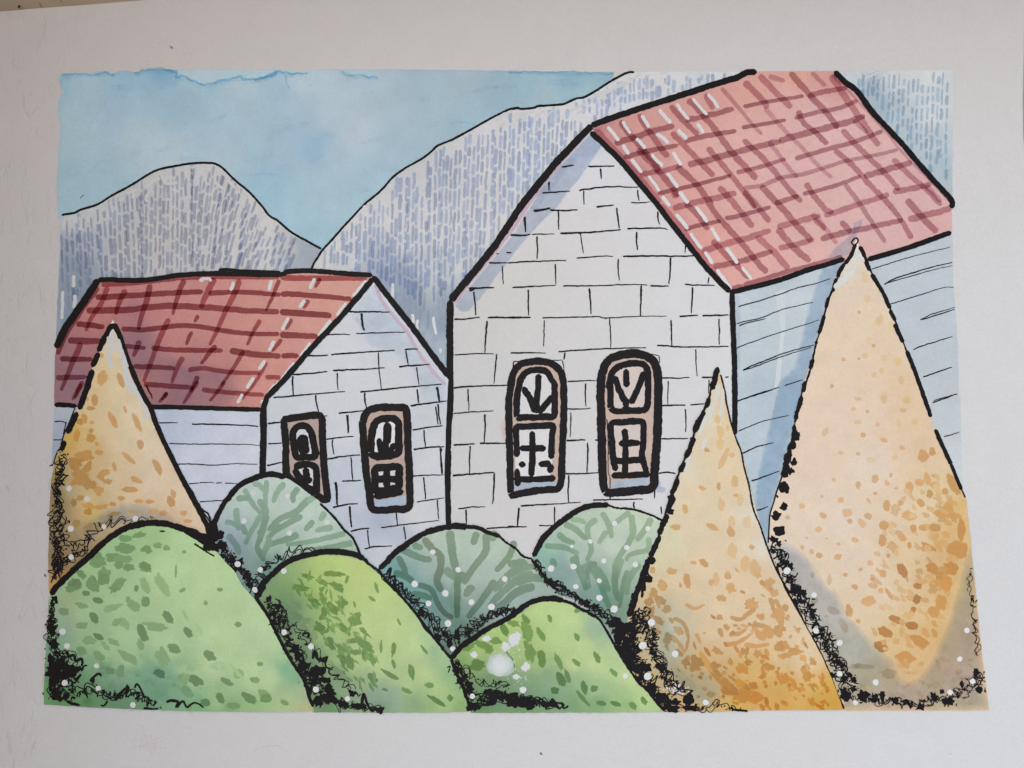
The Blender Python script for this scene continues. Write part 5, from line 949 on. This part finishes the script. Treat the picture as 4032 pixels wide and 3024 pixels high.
for i in range(40):
    x, y = random.uniform(190, 900), random.uniform(2600, 2790)
    fo.dab(x, y, random.uniform(15, 50), random.uniform(10, 24), random.uniform(-20, 50), np.array((0.94, 0.97, 0.95)), 1, GLAZE, 0, 0.4, 16, soft=0.8)
g1.add('foliage', fo)
ol = Part(41)
thick(ol, 'M 405,300 440,240 560,120 700,-5 I 850,1245 980,1165 1100,1130 1250,1120 1400,1150 1500,1200 1620,1270 1700,1330', 50, jit=0.16)
thick(ol, 'I 1100,1120 1250,1110 1420,1150 1560,1200 1680,1300', 34, jit=0.3)
thick(ol, 'I 1530,1280 1590,1320 1650,1360 1690,1380', 16, jit=0.4)
thick(ol, 'N 5,300 60,380 110,460 150,540 200,640 240,720 280,790 330,870 380,940 415,1020 435,1100 465,1180', 27, jit=0.2)
for x, y, rx, ry, a in DB('I 1280,1183,22,9 1640,1290,46,40 1600,1240,40,36'):
    ol.dab(x, y, rx, ry, a, INKC, 0, INK, 0, 0.3, 14)
g1.add('ink_outline', ol)
sc = Part(42)
scribble(sc, P('M 415,330 405,430 410,540 420,640 425,750 440,860 450,960 440,1060 440,1130'), 12, 4, 5.5, 10, 1.0, 0.9, 1, 42, (8, 17))
scribble(sc, P('M 470,740 520,830 540,930 540,1020 530,1100'), 38, 5, 5.0, 12, 0.9, 0.6, 1, None, (8, 17))
scribble(sc, P('M 520,1080 620,1070 720,1060 820,1060 920,1090 1020,1080 1120,1110 1200,1150 1280,1180'), 26, 3, 5.0, 16, 0.75, 0.25, 1, 6, (6, 12))
bricks(sc, 'M 410,330 440,315; 400,390 430,360; 385,440 410,400; 520,740 545,780 580,770 600,820 640,800 650,830 640,860; 710,980 740,940 780,915 800,940; 720,990 740,960 730,1000; 900,1130 960,1060 1010,1020 1000,1080; 1060,1030 1080,1000 1110,1050 1140,1110; 1310,1140 1350,1130 1400,1140 1380,1185; 1390,1185 1440,1135 1470,1180 1520,1150 1560,1155 1605,1185; 1130,1190 1200,1195 1250,1190; 640,900 660,860 690,850; 600,970 640,920; 850,1130 820,1170 790,1165', 10, 1)
for x, y, rx, ry, a in DB('M 410,580,30,40 420,690,34,44 400,800,28,50 480,840,56,60 430,930,60,70 560,900,50,60 600,890,40,36 440,1070,50,60 520,1100,36,30 560,1150,60,16,20 500,930,40,44 400,1000,24,60'):
    sc.dab(x, y, rx, ry, a, INKC, 1, INK, 0, 0.4, 18)
g1.add('ink_scribble', sc)
dots(g1, 'I 2005,1640,20 M 492,585,24 528,700,24 760,855,20 510,990,24 773,1032,22 1046,1163,24', 43)

g2, fo = bush('middle one of the bright green painted bushes in front, yellow green with leafy dashes', 'N 1000,1200', 39,
  'N 20,300 60,215 150,120 280,50 400,10 J 550,1372 700,1372 800,1400 870,1430 N 900,60 1000,150 1100,255 1200,365 1330,530 1450,670 1555,810 1620,950 1665,1080 1712,1212 1500,1224 1000,1224 465,1222 430,1060 340,900 270,770 190,620 110,455',
  'J 600,1430,172,204,110 800,1500,178,208,118 N 300,120,136,176,110 150,250,110,156,106 250,270,112,156,96 500,150,170,204,108 700,120,180,210,120 900,200,180,210,126 1000,350,180,211,132 450,250,146,188,96 600,300,166,200,112 800,350,176,208,122 330,400,106,148,108 450,450,140,182,108 180,420,96,130,96 250,550,96,126,96 300,480,92,134,104 400,600,110,150,112 380,700,100,140,106 500,600,152,190,116 650,550,166,200,122 900,550,180,211,136 1100,600,180,212,140 1300,700,180,212,144 500,800,112,152,112 450,850,92,130,98 600,800,150,190,120 620,930,116,152,118 800,800,170,204,134 1000,850,176,208,140 700,1000,128,164,124 850,1010,146,182,132 800,1080,118,154,132 950,1080,122,156,146 1100,1100,130,162,150 1200,1010,168,204,136 1250,1150,128,168,126 1400,1150,138,180,122 1450,1050,166,206,138 1500,1120,158,198,132 1600,1000,132,180,128 1550,900,130,182,138 1430,750,140,186,152 1480,850,150,196,146 1400,650,156,198,152 1350,900,178,210,142 1650,1180,134,178,110 600,1180,96,144,98 450,1000,92,130,96 1000,1190,110,152,128', 0.06)
gl = ratio((112,158,74), (172,206,122))
dablist(fo, 'N 965,240,14,56,-15 930,328,44,15,38 1142,510,12,34,-25 1342,730,52,14,52 1100,842,17,46,-18 1242,905,28,72,-10 1072,925,90,22,32 1200,1050,56,20,25 930,950,56,28,40 1440,1130,98,22,32 1545,1110,28,32 1380,1010,40,26', gl)
dablist(fo, 'N 640,130,80,22,6 420,150,60,20,20 370,240,90,28,8 650,230,66,34,25 540,320,24,60,-20 470,340,66,26,35 620,400,36,66,-40 700,360,40,50 550,440,30,66,20 520,560,40,66,-40 570,580,40,18,-30 710,560,84,26,45 800,490,60,60 780,660,50,24 860,680,110,36,38 870,590,60,20,50 600,680,40,66,-30 700,720,80,22,30 800,750,60,24,15 870,770,22,60 930,800,60,26,60 760,830,40,60,-20 690,780,26,80,-20 540,200,60,24,30 730,180,14,40,20 580,130,40,20 1000,700,14,70 1100,720,20,60,10', gl*0.9+0.06, rough=0.4, soft=0.1)
scatter(fo, P('N 250,150 700,150 850,450 1000,850 1100,1080 800,1060 600,800 420,450'), 70, lambda x, y: 1.0, lambda x, y: (17, 5.5), lambda x, y: random.choice((35, 50, 60, 110)) + random.gauss(0, 12), np.clip(gl*1.25, 0, 0.97), rough=0.4, soft=0.2)
scatter(fo, P('N 150,200 400,350 600,800 800,1050 650,1000 450,750 250,400'), 22, lambda x, y: 1.0, lambda x, y: (26, 14), lambda x, y: random.gauss(50, 15), np.array((0.86, 0.9, 0.9)), rough=0.4, soft=0.6)
g2.add('foliage', fo)
ol = Part(41)
thick(ol, 'N 15,310 40,240 100,180 180,100 260,40 350,0 J 450,1365 550,1345 700,1350 800,1368 870,1402', 46, jit=0.2)
thick(ol, 'N 35,320 50,270 90,220', 40, jit=0.2)
thick(ol, 'J 760,1360 860,1400 N 900,50 980,110 1060,200 1100,240 1170,320 1250,410 1330,520 1400,610 1480,710 1550,800', 24, jit=0.3)
thick(ol, 'N 1550,800 1590,900 1640,1010 1680,1120 1715,1212', 26, jit=0.25)
thick(ol, 'N 1530,910 1545,860 1520,870', 10); thick(ol, 'N 1000,130 1010,170 1060,215 1110,270; 1310,500 1340,560 1400,620', 9)
g2.add('ink_outline', ol)
sc = Part(42)
scribble(sc, P('N 110,330 170,440 230,560 290,680 350,790 420,900 480,1010 540,1090 620,1150'), 26, 6, 5.2, 12, 0.9, 0.55, 1, 44, (7, 15))
scribble(sc, P('N 130,300 220,430 320,540 400,640 480,740 560,830 640,930 720,1010 830,1090'), 12, 2, 5.4, 12, 0.8, 0.05, 1, 10)
scribble(sc, P('N 480,1140 580,1130 680,1150 780,1170 880,1180 1000,1205'), 18, 3, 5.0, 12, 0.8, 0.5, 1, 4, (8, 15))
bricks(sc, 'N 850,1200 860,1080 890,1150 930,1210 960,1190 975,1220 1000,1190; 460,800 480,740 500,800 560,820 575,780 560,850; 420,640 430,600 380,600', 10, 1)
for x, y, rx, ry, a in DB('N 120,330,28,26 150,450,24,24 330,730,30,40 380,860,44,36 490,890,60,44,-20 470,980,36,26 560,970,40,26 590,1040,44,40 500,1130,46,44 590,1110,60,36 700,1160,40,24 830,1175,54,22 770,1070,34,22,40 440,1060,16,40'):
    sc.dab(x, y, rx, ry, a, INKC, 1, INK, 0, 0.4, 18)
g2.add('ink_scribble', sc)
dots(g2, 'J 235,1497,22 N 10,262,18 238,592,24 448,703,24 488,1042,24 737,1115,22', 43)

g3, fo = bush('smallest bright green painted bush in front, splashed with white paint blots', 'O 500,1200', 39,
  'N 1570,800 1650,705 1800,605 2000,495 2150,410 O 150,390 250,345 350,335 450,348 560,405 700,478 780,565 865,730 950,880 1050,1005 1150,1115 1238,1218 800,1224 300,1224 N 2000,1226 1712,1226 1665,1070 1610,940',
  'N 1750,700,158,198,114 1900,600,166,206,124 2050,520,170,208,128 1700,800,140,182,104 1650,850,112,158,100 1850,700,158,196,114 1780,900,130,172,110 1950,780,164,200,126 1850,950,110,152,112 1950,1000,104,148,122 1750,1000,100,142,104 2050,950,120,160,126 2100,800,160,198,124 1900,1100,94,142,112 1800,1150,96,146,104 O 300,450,178,214,140 500,500,180,215,146 400,650,178,213,142 100,600,164,204,120 250,700,166,204,126 600,700,182,216,148 700,850,184,217,152 500,850,180,213,146 200,850,152,192,122 150,950,122,166,134 300,960,124,168,140 450,1000,124,170,140 550,970,140,184,144 700,1020,150,194,146 850,1070,152,198,140 950,950,184,217,152 1050,1100,172,210,144 300,1100,108,162,126 500,1150,112,164,122 700,1150,120,172,124 900,1160,140,190,128 150,1050,106,154,128 100,1180,104,156,104 680,530,150,190,160 720,560,130,170,156 780,650,152,194,158 830,740,172,208,152', 0.05)
gm = ratio((116,166,84), (180,214,145))
dablist(fo, 'O 140,490,24,54,-38 330,480,20,36,-25 545,420,26,24,30 260,605,26,66,-30 545,630,22,38,-22 265,800,36,80,-10 400,825,26,80,-25 540,830,48,20,40 700,785,26,52,-28 835,910,48,22,50 470,940,24,66,-20 600,1030,30,62,-15 680,1035,34,30 370,1050,40,30 735,1150,44,22,10 850,1155,56,22,20 985,1170,26,42,-40 1070,1130,24,40,-30 420,960,40,70,-30 N 1970,570,30,60,-30 2140,490,24,50,-40', gm*0.9+0.05, var=0.12)
dablist(fo, 'O 150,600,40,100,-15 160,740,34,90,-15 40,520,60,30,20 590,1110,90,18,50 N 1690,700,60,40,-30 1800,690,80,30,20 1850,730,40,40 1760,850,70,50 2010,840,40,100,-15 1900,660,50,30 2160,580,40,80,-20 2180,750,40,80,-20', gm*0.75+0.2, rough=0.35, soft=0.1)
sm = Part(41)
for x, y, rx, ry, a in DB('N 2055,640,40,56,10 1985,705,36,38 1835,640,33,26 1730,768,27,25 2145,865,33,34 2065,940,30,20,20'):
    sm.dab(x, y, rx, ry, a, np.array((0.80, 0.82, 0.84)), 0, WHITE, 0.03, 0.28, 22)
for k_, (rx, ry, cc_) in enumerate(((53, 47, (0.52, 0.60, 0.55)), (48, 42, (0.60, 0.67, 0.64)), (42, 37, (0.68, 0.74, 0.72)), (33, 30, (0.76, 0.80, 0.80)), (20, 18, (0.82, 0.84, 0.85)))):
    sm.dab(*P('N 1940,850')[0], rx, ry, 0, np.array(cc_), 0.1*k_, WHITE, 0.0, 0.14, 28)
for i in range(70):
    c = random.choice(((1945, 800), (2055, 720), (2100, 960), (1985, 740), (2080, 985)))
    sm.dab(1000 + (c[0] + random.gauss(0, 36))/2, 2194 + (c[1] + random.gauss(0, 34))/2, random.uniform(1, 4), random.uniform(1, 3), random.uniform(0, 90), np.array((0.82, 0.83, 0.84)), 0.2, WHITE, 0, 0.5, 9)
g3.add('foliage', fo)
g3.add('white_blot', sm)
ol = Part(41)
thick(ol, 'N 1555,800 1600,740 1650,690 1740,630 1850,560 2000,480 O 80,420 150,370 250,335 350,325 440,342', 44, jit=0.22)
thick(ol, 'O 420,340 500,365 560,400 640,440 700,475', 26, jit=0.3)
thick(ol, 'O 690,465 740,520 800,620 860,730 920,830 960,890 1040,1000 1100,1050 1160,1130 1235,1215', 20, jit=0.3)
g3.add('ink_outline', ol)
sc = Part(42)
scribble(sc, P('N 1580,820 1630,930 1670,1020 1720,1100 1800,1160'), 14, 4, 5.2, 11, 0.9, 0.8, 1, 30, (7, 15))
scribble(sc, P('N 1600,850 1680,900 1740,960 1830,1000 1950,990 2010,1060'), 8, 2, 4.6, 17, 0.7, 0.0, 1)
scribble(sc, P('N 1760,1130 1850,1110 1950,1090 2050,1110 2150,1130 O 260,1150 380,1160'), 30, 5, 5.2, 11, 0.9, 0.9, 1, 12, (8, 17))
bricks(sc, 'O 230,1130 290,1170 300,1200 280,1130; 290,1170 340,1160 350,1120 400,1190 370,1150 440,1160 400,1200; 420,1140 440,1190 470,1170 460,1190', 9, 1)
for x, y, rx, ry, a in DB('N 1660,950,30,30 1690,1010,30,26 1840,1060,36,30 1900,1080,34,40 2000,1100,70,36 2100,1130,60,40 1860,1150,40,30 1730,1180,50,36 2180,1160,44,30 O 40,1150,60,36 160,1160,44,36'):
    sc.dab(x, y, rx, ry, a, INKC, 1, INK, 0, 0.4, 18)
g3.add('ink_scribble', sc)
dots(g3, 'N 2118,1045,28 1720,1095,22 O 925,935,24', 43)

# crumbs lying on the desk beyond the sheet
for x, y, rx, ry, a in DB('A 150,50,10,13,60 320,42,24,2.6,63 480,8,5,5'):
    p = Part(-17); p.dab(x, y, rx, ry, a, np.array((0.05, 0.035, 0.03)), 0, INK, 0, 0.35, 12, dome=0.00015)
    o = p.build('crumb', None, world_pt(x, y, -17))
    tag(o, {75.0: 'brown crumb nearest the left corner, on the beige tabletop', 160.0: 'thin black sliver lying on the beige tabletop above the paper edge'}.get(x, 'tiny brown fleck at the very top, on the beige tabletop'), 'crumb')
